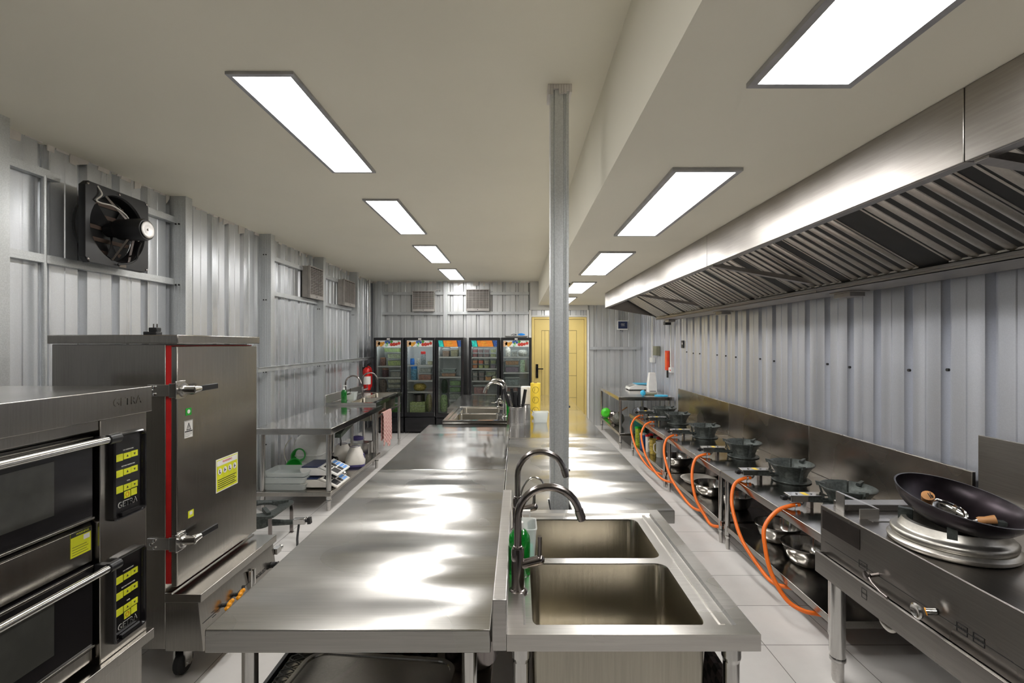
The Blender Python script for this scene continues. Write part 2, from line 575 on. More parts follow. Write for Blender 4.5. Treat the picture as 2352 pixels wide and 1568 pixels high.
# ragged joint filler where sheeting meets ceiling
def filler(axis, base, out, a0, a1, z, seed, gap=()):
    rr = random.Random(seed); m = MB(); a = a0
    while a < a1:
        n = rr.uniform(0.03, 0.11)
        h = rr.choice([0.004, 0.012, 0.03, 0.05, 0.075]) * rr.uniform(0.6, 1.2)
        h2 = h * rr.uniform(0.3, 1.1)
        t = 0.004
        def P(a_, d, z_): return (base + out * d, a_, z_) if axis == 'Y' else (a_, base + out * d, z_)
        m.hexa([P(a, -0.001, z - h), P(a, t, z - h), P(a + n, t, z - h2), P(a + n, -0.001, z - h2),
                P(a, -0.001, z), P(a, t + 0.004, z), P(a + n, t + 0.004, z), P(a + n, -0.001, z)])
        a += n * rr.uniform(0.9, 1.5)
    return m
struct(filler('Y', XL, 1, 1.8, YF, ZL, 3), 'trim_2', M['filler'])
struct(filler('X', YF, -1, XL, 0.2, ZL, 5), 'trim_3', M['filler'])

# studs (open lipped channels) on the left wall
def stud_mb(x0, x1, y0, y1, z0, z1):
    m = MB()
    t = 0.004
    m.box(x0, x1, y0, y0 + t, z0, z1)            # web toward camera
    m.box(x1 - t, x1, y0 + t, y1, z0, z1)        # flange to room
    m.box(x0, x1 - t, y1 - t, y1, z0, z1)
    for k in (0.3, 0.5, 0.7):                    # pressed grooves in the web
        xm = x0 + (x1 - x0) * k
        m.box(xm - 0.004, xm + 0.004, y0 - 0.003, y0, z0, z1)
    for zz in (0.5, 1.3, 2.1, 2.6):
        m.mat(1)
        for dx in (0.4, 0.6):
            xm = x0 + (x1 - x0) * dx
            m.cyl((xm, y0 - 0.006, zz), (xm, y0, zz), 0.007, n=10)
        m.mat(0)
    return m
YS = [2.558, 4.0, 5.36, 6.79, 8.19]
for i, y in enumerate(YS):
    wq = 0.06
    o = stud_mb(XL + 0.002, -2.735, y - wq, y + 0.02, 0, ZL).build('wall_stud', [M['post'], M['ink']])
    tag(o, 'galvanised steel stud on the left wall, ' + ['at the left edge of the picture', 'just beyond the black exhaust fan', 'left of the nearer air conditioner',
        'between its two air conditioners', 'right of the farther air conditioner'][i], 'stud', 'galvanised studs of the left wall')
o = MB().box(-2.74, -2.66, YF - 0.085, YF - 0.002, 0, ZL).build('wall_stud', M['post'], bevel=0.004)
tag(o, 'galvanised steel stud in the far left corner, behind the fridge row', 'stud')
o = MB().box(-1.46, -1.38, YF - 0.085, YF - 0.002, 0, ZL).build('wall_stud', M['post'], bevel=0.004)
tag(o, 'galvanised stud on the far wall between its two air conditioners', 'stud')

def rail(y0, y1, z, label, x0=XL + 0.002, x1=XL + 0.05, h=0.045):
    m = MB().box(x0, x1, y0, y1, z, z + 0.004).box(x1 - 0.004, x1, y0, y1, z - h, z).box(x0, x1 - 0.004, y0, y1, z - h, z - h + 0.004)
    m.box(x1 - 0.004, x1 + 0.001, y0, y1, z - h * 0.6, z - h * 0.4)
    tag(m.build('wall_rail', M['post']), label, 'rail')
xr1 = -2.80
rail(1.6, 2.95, 2.655, 'upper left wall rail running left of the black exhaust fan')
rail(3.53, 3.94, 2.655, 'short upper left wall rail right of the black exhaust fan')
rail(1.6, 3.94, 2.145, 'lower left wall rail that carries the black exhaust fan')
rail(5.38, 6.28, 2.62, 'upper left wall rail ending at the nearer air conditioner')
rail(5.38, 6.73, 2.215, 'left wall rail under the nearer air conditioner')
rail(6.81, 7.5, 2.62, 'upper left wall rail ending at the farther air conditioner')
rail(6.81, 8.13, 2.215, 'left wall rail under the farther air conditioner')
o = MB().box(-2.733, -2.715, 5.0, 9.2, 1.315, 1.365).box(-2.733, -2.70, 5.0, 9.2, 1.36, 1.366).build('wall_rail', M['post'])
tag(o, 'long waist height left wall rail running over the studs to the fridges', 'rail')

def railx(x0, x1, z, label, h=0.05):
    m = MB().box(x0, x1, YF - 0.05, YF - 0.002, z, z + 0.004).box(x0, x1, YF - 0.05, YF - 0.046, z - h, z).box(x0, x1, YF - 0.046, YF - 0.002, z - h, z - h + 0.004)
    tag(m.build('wall_rail', M['post']), label, 'rail')
railx(-2.66, -2.06, 2.62, 'upper far wall rail left of the left air conditioner')
railx(-1.62, -1.46, 2.62, 'short upper far wall rail right of the left air conditioner')
railx(-2.66, -1.46, 2.225, 'far wall rail under the left air conditioner')
railx(-1.38, -1.02, 2.62, 'upper far wall rail left of the right air conditioner')
railx(-0.55, 0.21, 2.62, 'upper far wall rail right of the right air conditioner')
railx(-1.38, 0.21, 2.235, 'far wall rail under the right air conditioner')
railx(1.40, 2.38, 1.545, 'far wall rail right of the yellow door')

# thin upright conduits
def conduit(pts, r, label, mat='white'):
    tag(MB().tube(pts, r, 10).build('conduit_pipe', M[mat]), label, 'conduit')
conduit([(-2.83, 2.86, 0.9), (-2.83, 2.86, 2.62)], 0.013, 'thin upright conduit on the left wall beside the exhaust fan', 'post')
conduit([(-2.76, 8.9, 1.75), (-2.76, 8.9, ZL - 0.03)], 0.011, 'thin upright white conduit in the far left corner above the fridges')
conduit([(2.385, 7.48, 1.24), (2.385, 7.48, 1.945)], 0.012, 'white conduit dropping to the white wall socket on the right wall')
conduit([(2.385, 8.55, 1.37), (2.385, 8.55, 2.3)], 0.010, 'left of the two thin conduits above the blue top table')
conduit([(2.385, 8.48, 1.37), (2.385, 8.48, 2.3)], 0.010, 'right of the two thin conduits above the blue top table, beside the grey box')

# screws on the right wall
scr = MB().cyl((0, 0, 0), (-0.012, 0, 0), 0.009, n=10).build('wall_screw', M['ink'], origin=(0, 0, 0))
sp = [(1578, 808), (1593, 811), (1608, 812), (1648, 815), (1668, 817), (1691, 820), (1747, 824), (1779, 829), (1902, 836), (1953, 843), (2090, 850), (2179, 849)]
for i, (px, py) in enumerate(sp):
    Y = (XR + 0.0) * F / (px - CX)
    o = scr if i == 0 else scr.copy()
    if i: C.objects.link(o)
    o.location = (XR + 0.001, Y, CH - (py - CY) / F * Y)
    tag(o, 'small dark screw head in the row across the right wall sheeting', 'screw', 'screws in the right wall sheeting')

# steel column
m = MB()
cx0, cx1, cy0, cy1 = 0.152, 0.238, 2.245, 2.33
pr = [(cx0, cy0), (cx0 + 0.014, cy0), (cx0 + 0.017, cy0 + 0.004), (cx0 + 0.021, cy0), (cx0 + 0.060, cy0), (cx0 + 0.063, cy0 + 0.004), (cx0 + 0.067, cy0),
      (cx0 + 0.071, cy0 + 0.004), (cx0 + 0.075, cy0), (cx1, cy0), (cx1, cy1), (cx0, cy1)]
m.prism(pr, 0, ZL - 0.004)
t = thing('steel_column', 'grooved galvanised steel column standing behind the near sink up to the ceiling', 'column', ((cx0 + cx1) / 2, (cy0 + cy1) / 2, 0))
m.build('column_shaft', M['post'], t, world=True, sharp=20)
m = MB()
rr = random.Random(2)
for k in range(9):
    x = cx0 - 0.012 + k * 0.0125
    m.box(x, x + 0.0115, cy0 - 0.012, cy1 + 0.006, ZL - rr.uniform(0.02, 0.05), ZL - 0.001)
m.build('plaster_collar', M['filler'], t, world=True)
m = MB()
for z in (0.62 + 0.4, 1.9, 1.32):
    m.cyl((cx1, cy0 + 0.02, z), (cx1 + 0.008, cy0 + 0.02, z), 0.005, n=8)
m.build('screw_head', M['ink'], t, world=True)

# ---------------------------------------------------------------- ceiling lights
def light(x0, x1, y0, y1, z, label, grp):
    t = thing('ceiling_light', label, 'light', ((x0 + x1) / 2, (y0 + y1) / 2, z), 0, grp)
    m = MB(); fw = 0.022; h = 0.014
    for a in ((x0, x1, y0, y0 + fw), (x0, x1, y1 - fw, y1), (x0, x0 + fw, y0 + fw, y1 - fw), (x1 - fw, x1, y0 + fw, y1 - fw)):
        m.box(*a, z - h, z - 0.0005)
    m.build('light_frame', M['lampframe'], t, world=True)
    MB().box(x0 + fw, x1 - fw, y0 + fw, y1 - fw, z - h + 0.004, z - 0.002).build('diffuser', M['lamp'], t, world=True)
pl = ['nearest', 'second', 'third', 'farthest']
light(-1.305, -1.0, 0.24, 1.48, ZL, 'flat white panel light in the high ceiling, just above the camera outside the picture', 'panel lights of the high ceiling')
for i, (a, c_) in enumerate([(2.13, 3.37), (4.01, 5.27), (5.89, 7.16), (7.76, 9.05)]):
    light(-1.305, -1.0, a, c_, ZL, 'flat white panel light in the high ceiling over the island, %s in view' % pl[i], 'panel lights of the high ceiling')
pr_ = ['nearest, cut by the top edge', 'second nearest', 'third nearest', 'fourth nearest', 'the farthest']
for i, (a, c_) in enumerate([(0.13, 1.375), (2.03, 3.28), (3.88, 5.17), (5.80, 7.06), (7.7, 8.9)]):
    light(0.655, 0.955, a, c_, ZR, 'flat panel light in the low ceiling beside the hood, ' + pr_[i], 'panel lights of the low ceiling')

# ---------------------------------------------------------------- yellow door
t = thing('door_1', 'yellow painted panelled door in the far wall with black lever handle', 'door', (0.80, YF, 0))
t['kind'] = 'structure'
yd = YF - 0.03
b = MB().box(0.268, 0.315, yd - 0.02, YF + 0.03, 0, 2.13).box(1.295, 1.342, yd - 0.02, YF + 0.03, 0, 2.13).box(0.315, 1.295, yd - 0.02, YF + 0.03, 2.09, 2.13)
b.build('door_frame', M['door'], t, world=True, bevel=0.004)
b = MB().box(0.32, 1.29, yd, YF + 0.02, 0.01, 2.085)
b.mat(1)
g = yd - 0.0015
for x in (0.46, 0.52, 0.60, 0.67, 0.74, 0.81, 0.88, 0.93):
    b.box(x, x + 0.006, g, yd, 0.25, 1.87)
b.box(1.14, 1.148, g, yd, 0.25, 1.87)
b.box(0.46, 1.148, g, yd, 1.865, 1.873)
b.box(0.46, 1.148, g, yd, 0.247, 0.255)
for z in (1.42, 0.98, 0.55):
    b.box(0.93, 1.14, g, yd, z, z + 0.007)
b.build('door_leaf', [M['door'], M['doorgroove']], t, world=True)
b = MB().box(0.345, 0.395, yd - 0.012, yd, 0.94, 1.21).cyl((0.37, yd - 0.012, 1.12), (0.37, yd - 0.05, 1.12), 0.012).box(0.36, 0.49, yd - 0.06, yd - 0.042, 1.11, 1.13)
b.build('door_handle', M['gloss_black'], t, world=True)
M['deck'] = steel('sink_deck_steel', (0.66, 0.64, 0.61), 0.22, 0.34, (1.5, 50, 50), 0.05, 0.004, 2.0, 0.1)
# ---------------------------------------------------------------- steel tables and sinks
def leg(parent, x, y, z1, r=0.022, sleeve=0.0, top='leg', foot=0.11):
    """round tube leg with a narrower adjustable foot"""
    m = MB()
    zf = foot
    if sleeve:
        m.cyl((x, y, z1 - sleeve), (x, y, z1), r * 1.18, n=24)
        m.cyl((x, y, z1 - sleeve - 0.012), (x, y, z1 - sleeve), r, r * 1.18, n=24)
        m.cyl((x, y, zf), (x, y, z1 - sleeve - 0.012), r, n=24)
    else:
        m.cyl((x, y, zf), (x, y, z1), r, n=24)
    m.lathe([(r, zf), (r * 1.06, zf - 0.003), (r * 1.06, zf - 0.018), (r * 0.82, zf - 0.024)], (x, y, 0), 24)
    o = m.build(top, M['leg'], parent, world=True)
    f = MB().lathe([(r * 0.8, zf - 0.02), (r * 0.8, 0.02), (r * 0.68, 0.0)], (x, y, 0), 20)
    f.build('leg_foot', M['rubber' if sleeve == 0 and r < 0.01 else 'apron'], o, world=True)
    return o

def table(name, label, x0, x1, y0, y1, z, apron=0.055, legs=(), shelf=None, grp=None, top='top', splash=None, notch=None, r=0.021, cat='table', sleeve=0.0, shelfx=None):
    t = thing(name, label, cat, ((x0 + x1) / 2, (y0 + y1) / 2, 0), 0, grp)
    m = MB(); g = 0.012
    if notch:
        a, b_, d = notch
        po = [(x0, y0), (a, y0), (a, d), (b_, d), (b_, y0), (x1, y0), (x1, y1), (x0, y1)]
        pi_ = [(x0 + g, y0 + g), (a - g, y0 + g), (a - g, d + g), (b_ + g, d + g), (b_ + g, y0 + g), (x1 - g, y0 + g), (x1 - g, y1 - g), (x0 + g, y1 - g)]
    else:
        po = [(x0, y0), (x1, y0), (x1, y1), (x0, y1)]
        pi_ = [(x0 + g, y0 + g), (x1 - g, y0 + g), (x1 - g, y1 - g), (x0 + g, y1 - g)]
    # one folded sheet: underside, inner skirt, rim, outer skirt, top
    m.loft([[(x, y, z - 0.02) for x, y in pi_], [(x, y, z - apron) for x, y in pi_], [(x, y, z - apron) for x, y in po], [(x, y, z) for x, y in po]])
    # apron faces flush with the top read as one folded sheet
    m.build('tabletop', M[top], t, world=True, bevel=0.003)
    if splash:
        side, h, th = splash
        m = MB()
        if side == 'R': m.box(x1 - th, x1, y0, y1, z + 0.0005, z + h)
        if side == 'L': m.box(x0, x0 + th, y0, y1, z + 0.0005, z + h)
        m.build('splashback', M['splash' if top == 'lowtop' else 'apron'], t, world=True, bevel=0.003)
    if shelf:
        ins = 0.015
        sx0, sx1 = shelfx if shelfx else (x0 + ins, x1 - ins)
        m = MB().box(sx0, sx1, y0 + 0.02, y1 - 0.02, shelf - 0.042, shelf)
        m.build('undershelf', M[top if top == 'lowtop' else 'cab'], t, world=True, bevel=0.003)
    for (lx, ly) in legs:
        leg(t, lx, ly, z - 0.02, r, sleeve)
    return t

G = 'steel worktables of the centre island'
IX0, IXM, IX1 = -0.832, -0.072, 0.712
IZ = 0.86
table('worktable', 'nearest left steel worktable of the island, with a broad glare on its top', IX0, -0.0735, 1.27, 2.878, IZ, 0.062,
      [(IX0 + 0.085, 1.335), (-0.135, 1.335), (IX0 + 0.085, 2.80), (-0.135, 2.80)], 0.50, G)
table('worktable', 'second left steel worktable of the island, in front of the far sink', IX0, -0.0735, 2.882, 4.47, IZ, 0.062,
      [(IX0 + 0.07, 2.95), (-0.14, 2.95), (IX0 + 0.07, 4.40), (-0.14, 4.40)], 0.30, G, 'top2')
table('worktable', 'right steel worktable of the island directly behind the near sink, notched around the column', -0.0705, IX1, 2.175, 3.848, IZ, 0.06,
      [(0.0, 2.27), (0.64, 2.27), (0.0, 3.78), (0.64, 3.78)], 0.30, G, notch=(0.146, 0.244, 2.34))
table('worktable', 'middle right steel worktable of the island, with the knife holder on it', -0.0705, IX1, 3.852, 5.448, IZ, 0.06,
      [(0.0, 3.92), (0.64, 3.92), (0.0, 5.38), (0.64, 5.38)], 0.30, G, 'top2')
table('worktable', 'farthest right steel worktable of the island, reflecting the yellow door', -0.0705, IX1, 5.452, 7.05, IZ, 0.06,
      [(0.0, 5.52), (0.64, 5.52), (0.0, 6.98), (0.64, 6.98)], 0.30, G, 'top2')
table('worktable', 'farthest left steel worktable of the island, behind the far sink', IX0, -0.0735, 5.62, 7.05, IZ, 0.06,
      [(IX0 + 0.07, 5.69), (-0.14, 5.69), (IX0 + 0.07, 6.98), (-0.14, 6.98)], 0.30, G, 'top2')

def sink(label, x0, x1, y0, y1, z, basins, side, sp_h, apron=0.05, legs=(), depth=0.27, rail_x=None, sp_t=0.035, grp=None, r=0.021, sleeve=0.0, splash_y=None):
    """double bowl sink: raised marine edge, deck sunk a little, two deep bowls"""
    t = thing('sink_table', label, 'sink', ((x0 + x1) / 2, (y0 + y1) / 2, 0), 0, grp)
    m = MB()
    e = 0.042; dk = 0.008; zi = z - dk
    # raised border: outer flat, small slope to deck
    def fr(xa, xb, ya, yb, zz): return [(xa, ya, zz), (xb, ya, zz), (xb, yb, zz), (xa, yb, zz)]
    m.loft([fr(x0, x1, y0, y1, z - apron), fr(x0, x1, y0, y1, z), fr(x0 + e, x1 - e, y0 + e, y1 - e, z),
            fr(x0 + e + 0.006, x1 - e - 0.006, y0 + e + 0.008, y1 - e - 0.008, zi)], False, False)
    # deck with holes: strips around the basins
    xa, xb, ya, yb = x0 + e + 0.006, x1 - e - 0.006, y0 + e + 0.008, y1 - e - 0.008
    bx0, bx1 = basins[0][0], basins[0][1]
    m.quad((xa, ya, zi), (bx0, ya, zi), (bx0, yb, zi), (xa, yb, zi))
    m.quad((bx1, ya, zi), (xb, ya, zi), (xb, yb, zi), (bx1, yb, zi))
    ys = [ya] + [q for b_ in basins for q in (b_[2], b_[3])] + [yb]
    for k in range(0, len(ys), 2):
        m.quad((bx0, ys[k], zi), (bx1, ys[k], zi), (bx1, ys[k + 1], zi), (bx0, ys[k + 1], zi))
    # corner webs so the hole has round corners
    rc = 0.035; n = 6
    for (ax, bx, ay, by) in basins:
        for (cx_, cy_, sx, sy) in ((ax, ay, 1, 1), (bx, ay, -1, 1), (bx, by, -1, -1), (ax, by, 1, -1)):
            arc = [(cx_ + sx * (rc - rc * math.cos(PI / 2 * i / n)), cy_ + sy * (rc - rc * math.sin(PI / 2 * i / n)), zi) for i in range(n + 1)]
            o = m.add([(cx_, cy_, zi)] + arc, [(0, i + 1, i + 2) for i in range(n)])
    # raised bead just inside the user side
    xr = (x1 - e - 0.032) if side == 'L' else (x0 + e + 0.032)
    m.bar((xr, y0 + e + 0.01, zi + 0.002), (xr, y1 - e - 0.012, zi + 0.002), 0.012, 0.005)
    m.build('sink_deck', M['deck' if y0 < 2 else 'top2'], t, world=True, sharp=25)
    for (ax, bx, ay, by) in basins:
        m = MB()
        def rr_(g, zz, rad): return [(u, v, zz) for u, v in rrect((ax + bx) / 2, (ay + by) / 2, bx - ax - g, by - ay - g, rad, 6)]
        zb = z - depth
        m.loft([rr_(0, zi, rc), rr_(0.004, zi - 0.006, rc), rr_(0.012, zb + 0.03, rc), rr_(0.022, zb + 0.01, rc), rr_(0.06, zb, rc), rr_(0.30, zb - 0.003, 0.02)], False, True)
        m.loft([rr_(-0.006, zi - 0.003, rc), rr_(0.004, zb - 0.008, rc), ], False, True)
        b_ = m.build('basin', M['basin'], t, world=True, sharp=50)
        MB().lathe([(0.045, zb - 0.002), (0.045, zb + 0.001), (0.03, zb + 0.0015), (0.026, zb - 0.001)], ((ax + bx) / 2, (ay + by) / 2, 0), 24).build('drain', M['chrome'], b_, world=True)
    if sp_h:
        sy0, sy1 = splash_y or (y0, y1)
        m = MB()
        if side == 'L': m.box(x0 - sp_t, x0 - 0.0004, sy0, sy1, z - apron, z + sp_h)
        else: m.box(x1 + 0.0004, x1 + sp_t, sy0, sy1, z - apron, z + sp_h)
        m.build('splashback', M['apron'], t, world=True, bevel=0.003)
    for (lx, ly) in legs:
        leg(t, lx, ly, z - apron + 0.005, r, sleeve)
    if rail_x is not None:
        for xx, zz, ya_, yb_ in rail_x:
            MB().cyl((xx, ya_, zz), (xx, yb_, zz), 0.0125, n=14).build('brace_rail', M['leg'], t, world=True)
    return t

S1 = sink('near double bowl steel sink at the front right of the island', -0.028, 0.609, 1.20, 2.10, 0.89,
     [(0.038, 0.493, 1.245, 1.607), (0.038, 0.493, 1.645, 2.01)], 'L', 0.088, 0.042,
     [(0.008, 1.27), (0.565, 1.27), (0.008, 2.03), (0.565, 2.03)], 0.29, [(0.565, 0.70, 1.27, 2.03)], 0.037, r=0.021, sleeve=0.06)
S2 = sink('far double bowl steel sink in the left half of the island', -0.715, -0.105, 4.52, 5.56, 0.89,
     [(-0.62, -0.20, 4.60, 5.02), (-0.62, -0.20, 5.06, 5.48)], 'R', 0.0, 0.045,
     [(-0.67, 4.59), (-0.15, 4.59), (-0.67, 5.49), (-0.15, 5.49)], 0.26)
S3 = sink('double bowl steel sink against the left wall, near the fridges', -2.53, -1.87, 6.30, 7.72, 0.835,
     [(-2.26, -1.95, 6.42, 6.98), (-2.26, -1.95, 7.03, 7.62)], 'L', 0.10, 0.045,
     [(-2.47, 6.37), (-1.92, 6.37), (-2.47, 7.66), (-1.905, 7.66)], 0.25, [(-1.905, 0.63, 6.37, 7.66)], 0.02)
table('worktable', 'left wall steel worktable with blenders and scales on its undershelf', -2.53, -1.785, 4.575, 6.29, 0.805, 0.06,
      [(-2.475, 4.64), (-1.835, 4.64), (-2.475, 6.21), (-1.835, 6.21)], 0.19, None, 'top2', r=0.024)

# low cooking benches on the right
G = 'low steel cooking benches of the right wall'
for i, (a, c_, lb, lgs) in enumerate([
        (2.46, 3.838, 'nearest low steel bench on the right, carrying the two closest burners', (2.52, 3.775)),
        (3.842, 5.298, 'middle low steel bench on the right, carrying the third and fourth burners', (3.90, 5.235)),
        (5.302, 6.98, 'farthest low steel bench on the right, carrying the two most distant burners', (5.40, 6.90))]):
    table('cooking_bench', lb, 1.62, 2.352, a, c_, 0.60, 0.05, [(1.652, y) for y in lgs] + [(2.30, y) for y in lgs], 0.183, G, 'lowtop', ('R', 0.36, 0.02), cat='bench', r=0.0185, shelfx=(1.64, 2.34))

# far right table
T5 = table('worktable', 'steel worktable in the far right corner, with white scale and blue tray on top', 1.525, 2.37, 7.26, 9.0, 0.805, 0.055,
      [(1.565, 7.32), (2.32, 7.32), (1.565, 8.94), (2.32, 8.94)], 0.25, None, 'top2', r=0.021)

# ---------------------------------------------------------------- faucets
def faucet(name, label, loc, rz=0.0, rad=0.09, h=0.31, mat='gun', grp=None, sc_=1.0, lever=True):
    t = thing(name, label, 'faucet', loc, rz, grp)
    m = MB()
    m.lathe([(0.030, 0.0), (0.030, 0.004), (0.024, 0.010), (0.019, 0.012), (0.019, 0.125), (0.017, 0.130), (0.017, 0.132)], n=28)
    m.build('faucet_body', M[mat], t)
    m = MB()
    pts = [(0, 0, 0.13), (0, 0, h - rad - 0.02), (0, 0, h - rad)]
    for k in range(1, 15):
        a = PI - PI * 0.93 * k / 14
        pts.append((rad + rad * math.cos(a), 0, h - rad + rad * math.sin(a)))
    m.tube(pts, 0.0115, 14)
    m.lathe([(0.0135, 0.128), (0.0135, 0.138), (0.0115, 0.139)], n=20)
    m.build('spout', M[mat], t)
    p = Vector(pts[-1]); d = (Vector(pts[-1]) - Vector(pts[-2])).normalized()
    MB().cyl(p - d * 0.004, p + d * 0.022, 0.0135, n=16).cyl(p + d * 0.022, p + d * 0.028, 0.012, n=16).build('aerator', M[mat], t)
    if lever:
        m = MB().cyl((0.012, 0, 0.083), (0.066, 0, 0.096), 0.014, n=16).sphere((0.066, 0, 0.096), 0.0142, 14, 8)
        m.tube([(0.064, 0, 0.10), (0.065, 0, 0.13), (0.065, 0, 0.165)], [0.0065, 0.006, 0.0065], 10)
        m.build('lever', M[mat], t)
    return t
f0 = faucet('faucet', 'nearest dark gooseneck faucet over the near sink, its lever raised', (-0.001, 1.42, 0.882), 0, 0.092, 0.312)
dup(f0, (-0.002, 1.88, 0.882), 0.0, 'dark gooseneck faucet over the rear bowl of the near sink')
f2 = faucet('faucet', 'nearer gooseneck faucet arching over the far island sink', (-0.135, 4.80, 0.882), PI, 0.10, 0.345, 'leg')
dup(f2, (-0.130, 5.22, 0.882), PI, 'farther gooseneck faucet arching over the far island sink')
f3 = faucet('faucet', 'left gooseneck faucet of the left wall sink', (-2.40, 6.66, 0.827), 0, 0.105, 0.34)
dup(f3, (-2.37, 7.30, 0.827), 0.35, 'right gooseneck faucet of the left wall sink')

def slimtap(label, loc, rz, pts, mat='leg'):
    t = thing('filter_tap', label, 'faucet', loc, rz)
    MB().lathe([(0.016, 0), (0.016, 0.006), (0.009, 0.01), (0.009, 0.05), (0.006, 0.055)], n=18).build('tap_base', M[mat], t)
    MB().tube(spline(pts, 7), 0.0048, 10).build('spout', M[mat], t)
    MB().bar((0, -0.002, 0.045), (0.035, -0.02, 0.062), 0.01, 0.005).build('lever', M[mat], t)
slimtap('slim bent filter tap behind the two faucets of the near sink', (0.0, 2.045, 0.882), 0, [(0, 0, 0.05), (0.02, 0, 0.12), (0.045, 0, 0.155), (0.07, 0, 0.165), (0.095, 0, 0.155), (0.112, 0, 0.13)])
slimtap('slim bent filter tap at the far island sink', (-0.138, 5.02, 0.882), PI, [(0, 0, 0.05), (0.015, 0, 0.10), (0.04, 0, 0.15), (0.065, 0, 0.155), (0.09, 0, 0.12), (0.14, 0, 0.115)], 'chrome')

# ---------------------------------------------------------------- soap and tubs
def soap_bottle(label, loc, s=1.0):
    t = thing('soap_bottle', label, 'bottle', loc)
    b = MB()
    q = lambda w_, d, z, r: [(u * s, v * s, z * s) for u, v in rrect(0, 0, w_, d, r, 5)]
    b.loft([q(0.066, 0.05, 0, 0.018), q(0.07, 0.054, 0.006, 0.02), q(0.07, 0.054, 0.115, 0.02), q(0.066, 0.05, 0.130, 0.02), q(0.045, 0.04, 0.143, 0.015), q(0.024, 0.024, 0.149, 0.011)])
    b.build('bottle_body', M['soap'], t)
    b = MB().lathe([(0.0135 * s, 0.149 * s), (0.0135 * s, 0.170 * s), (0.010 * s, 0.173 * s), (0.0045 * s, 0.174 * s), (0.0045 * s, 0.20 * s)], n=18)
    b.box(-0.008 * s, 0.036 * s, -0.007 * s, 0.007 * s, 0.198 * s, 0.209 * s).box(0.030 * s, 0.036 * s, -0.005 * s, 0.005 * s, 0.188 * s, 0.199 * s)
    b.build('pump', M['white'], t)
    return t
soap_bottle('green dish soap pump bottle beside the nearest faucet', (0.004, 1.53, 0.882), 0.98)
soap_bottle('green soap pump bottle on the left wall sink', (-2.385, 6.56, 0.827), 1.05)
soap_bottle('green soap pump bottle hidden behind the far sink faucets and knife holder', (-0.128, 5.08, 0.882), 0.95)

def tub_mb(w_, d, h, r=0.015, taper=0.82, t=0.0015):
    m = MB()
    q = lambda k, z, g=0: [(u, v, z) for u, v in rrect(0, 0, w_ * k - g, d * k - g, r, 4)]
    m.loft([q(taper, 0), q(1, h - 0.004), q(1.05, h - 0.003), q(1.05, h), q(1, h, 0.004), q(taper, 0.002, 0.004)], True, True)
    return m
t = tag(tub_mb(0.075, 0.11, 0.115).build('plastic_tub', M['frost'], origin=(0, 0, 0)), 'clear plastic tub with a sponge behind the green soap at the near sink', 'tub')
t.location = (0.055 - 0.03, 1.655, 0.8825)
m = MB().box(-0.025, 0.025, -0.03, 0.03, 0, 0.035)
o = tag(m.build('sponge', food((0.10, 0.55, 0.38)), origin=(0, 0, 0), bevel=0.006), 'mint green sponge inside the clear tub at the near sink', 'sponge')
o.location = (0.028, 1.65, 0.886)
t = tag(tub_mb(0.13, 0.13, 0.10).build('plastic_tub', M['clearg'], origin=(0, 0, 0)), 'cloudy plastic tub beside the green soap on the left wall sink', 'tub')
t.location = (-2.36, 6.80, 0.827)
t = tag(MB().box(-0.03, 0.03, -0.02, 0.02, 0, 0.03).build('sponge', food((0.6, 0.62, 0.25)), origin=(0, 0, 0), bevel=0.006), 'yellow green sponge inside the cloudy tub on the left wall sink', 'sponge')
t.location = (-2.37, 6.79, 0.831)

# ---------------------------------------------------------------- things on the island
def knife_holder(label, loc, r, h):
    t = thing('utensil_holder', label, 'utensil holder', loc)
    m = MB().lathe([(0.001, 0.0), (r, 0.0), (r, h), (r * 1.04, h + 0.003), (r * 0.97, h + 0.003), (r * 0.96, 0.004), (0.001, 0.004)], n=40, closed=False)
    m.build('perforated_cup', M['apron'], t)
    m = MB()
    for a in range(26):
        an = 2 * PI * a / 26
        if a % 5 == 4: continue
        for k in range(10):
            z = 0.03 + k * (h - 0.06) / 9
            c = Vector((math.cos(an) * (r + 0.0002), math.sin(an) * (r + 0.0002), z))
            d = Vector((math.cos(an), math.sin(an), 0))
            m.cyl(c - d * 0.0015, c + d * 0.0006, 0.0035, n=6)
    o = m.build('perforation', M['ink'], t)
    o['kind'] = 'stuff'
    return t
knife_holder('perforated steel holder full of black handled knives, in front', (-0.012, 4.40 + 0.06, IZ), 0.068, 0.168)
knife_holder('shorter perforated steel holder just behind the knife holder', (0.062, 4.62, IZ), 0.055, 0.165)
for i, (dx, dy, lx, ly, hh) in enumerate([(-0.02, 0.0, -0.10, 0.02, 0.335), (0.0, 0.012, -0.05, 0.0, 0.34), (0.012, -0.01, 0.01, 0.03, 0.345), (0.03, 0.0, 0.05, 0.0, 0.33), (0.0, -0.02, -0.015, 0.0, 0.31)]):
    lb = ['leftmost black handled knife leaning out of the perforated holder', 'second black handled knife from the left in the perforated holder', 'tallest black handled knife upright in the middle of the holder',
          'rightmost black handled knife in the perforated holder', 'short black handled knife at the front of the perforated holder'][i]
    t = thing('kitchen_knife', lb, 'knife', (-0.012 + dx, 4.46 + dy, IZ + 0.02), 0, 'knives in the perforated holder')
    p1 = Vector((lx * 0.5, ly * 0.3, 0.15)); p2 = Vector((lx, ly, hh - 0.02))
    m = MB().bar((0, 0, 0), p1, 0.02, 0.002)
    m.build('blade', M['chrome'], t)
    d = (p2 - p1)
    m = MB().tube([p1, p1 + d * 0.3, p1 + d * 0.8, p2], [0.012, 0.017, 0.015, 0.016], 10)
    m.build('knife_handle', M['black'], t)
tag(MB().box(0.028, 0.135, 5.06, 5.10, IZ, IZ + 0.305).build('cutting_board', M['white'], bevel=0.012), 'white plastic board standing behind the knife holders', 'board')
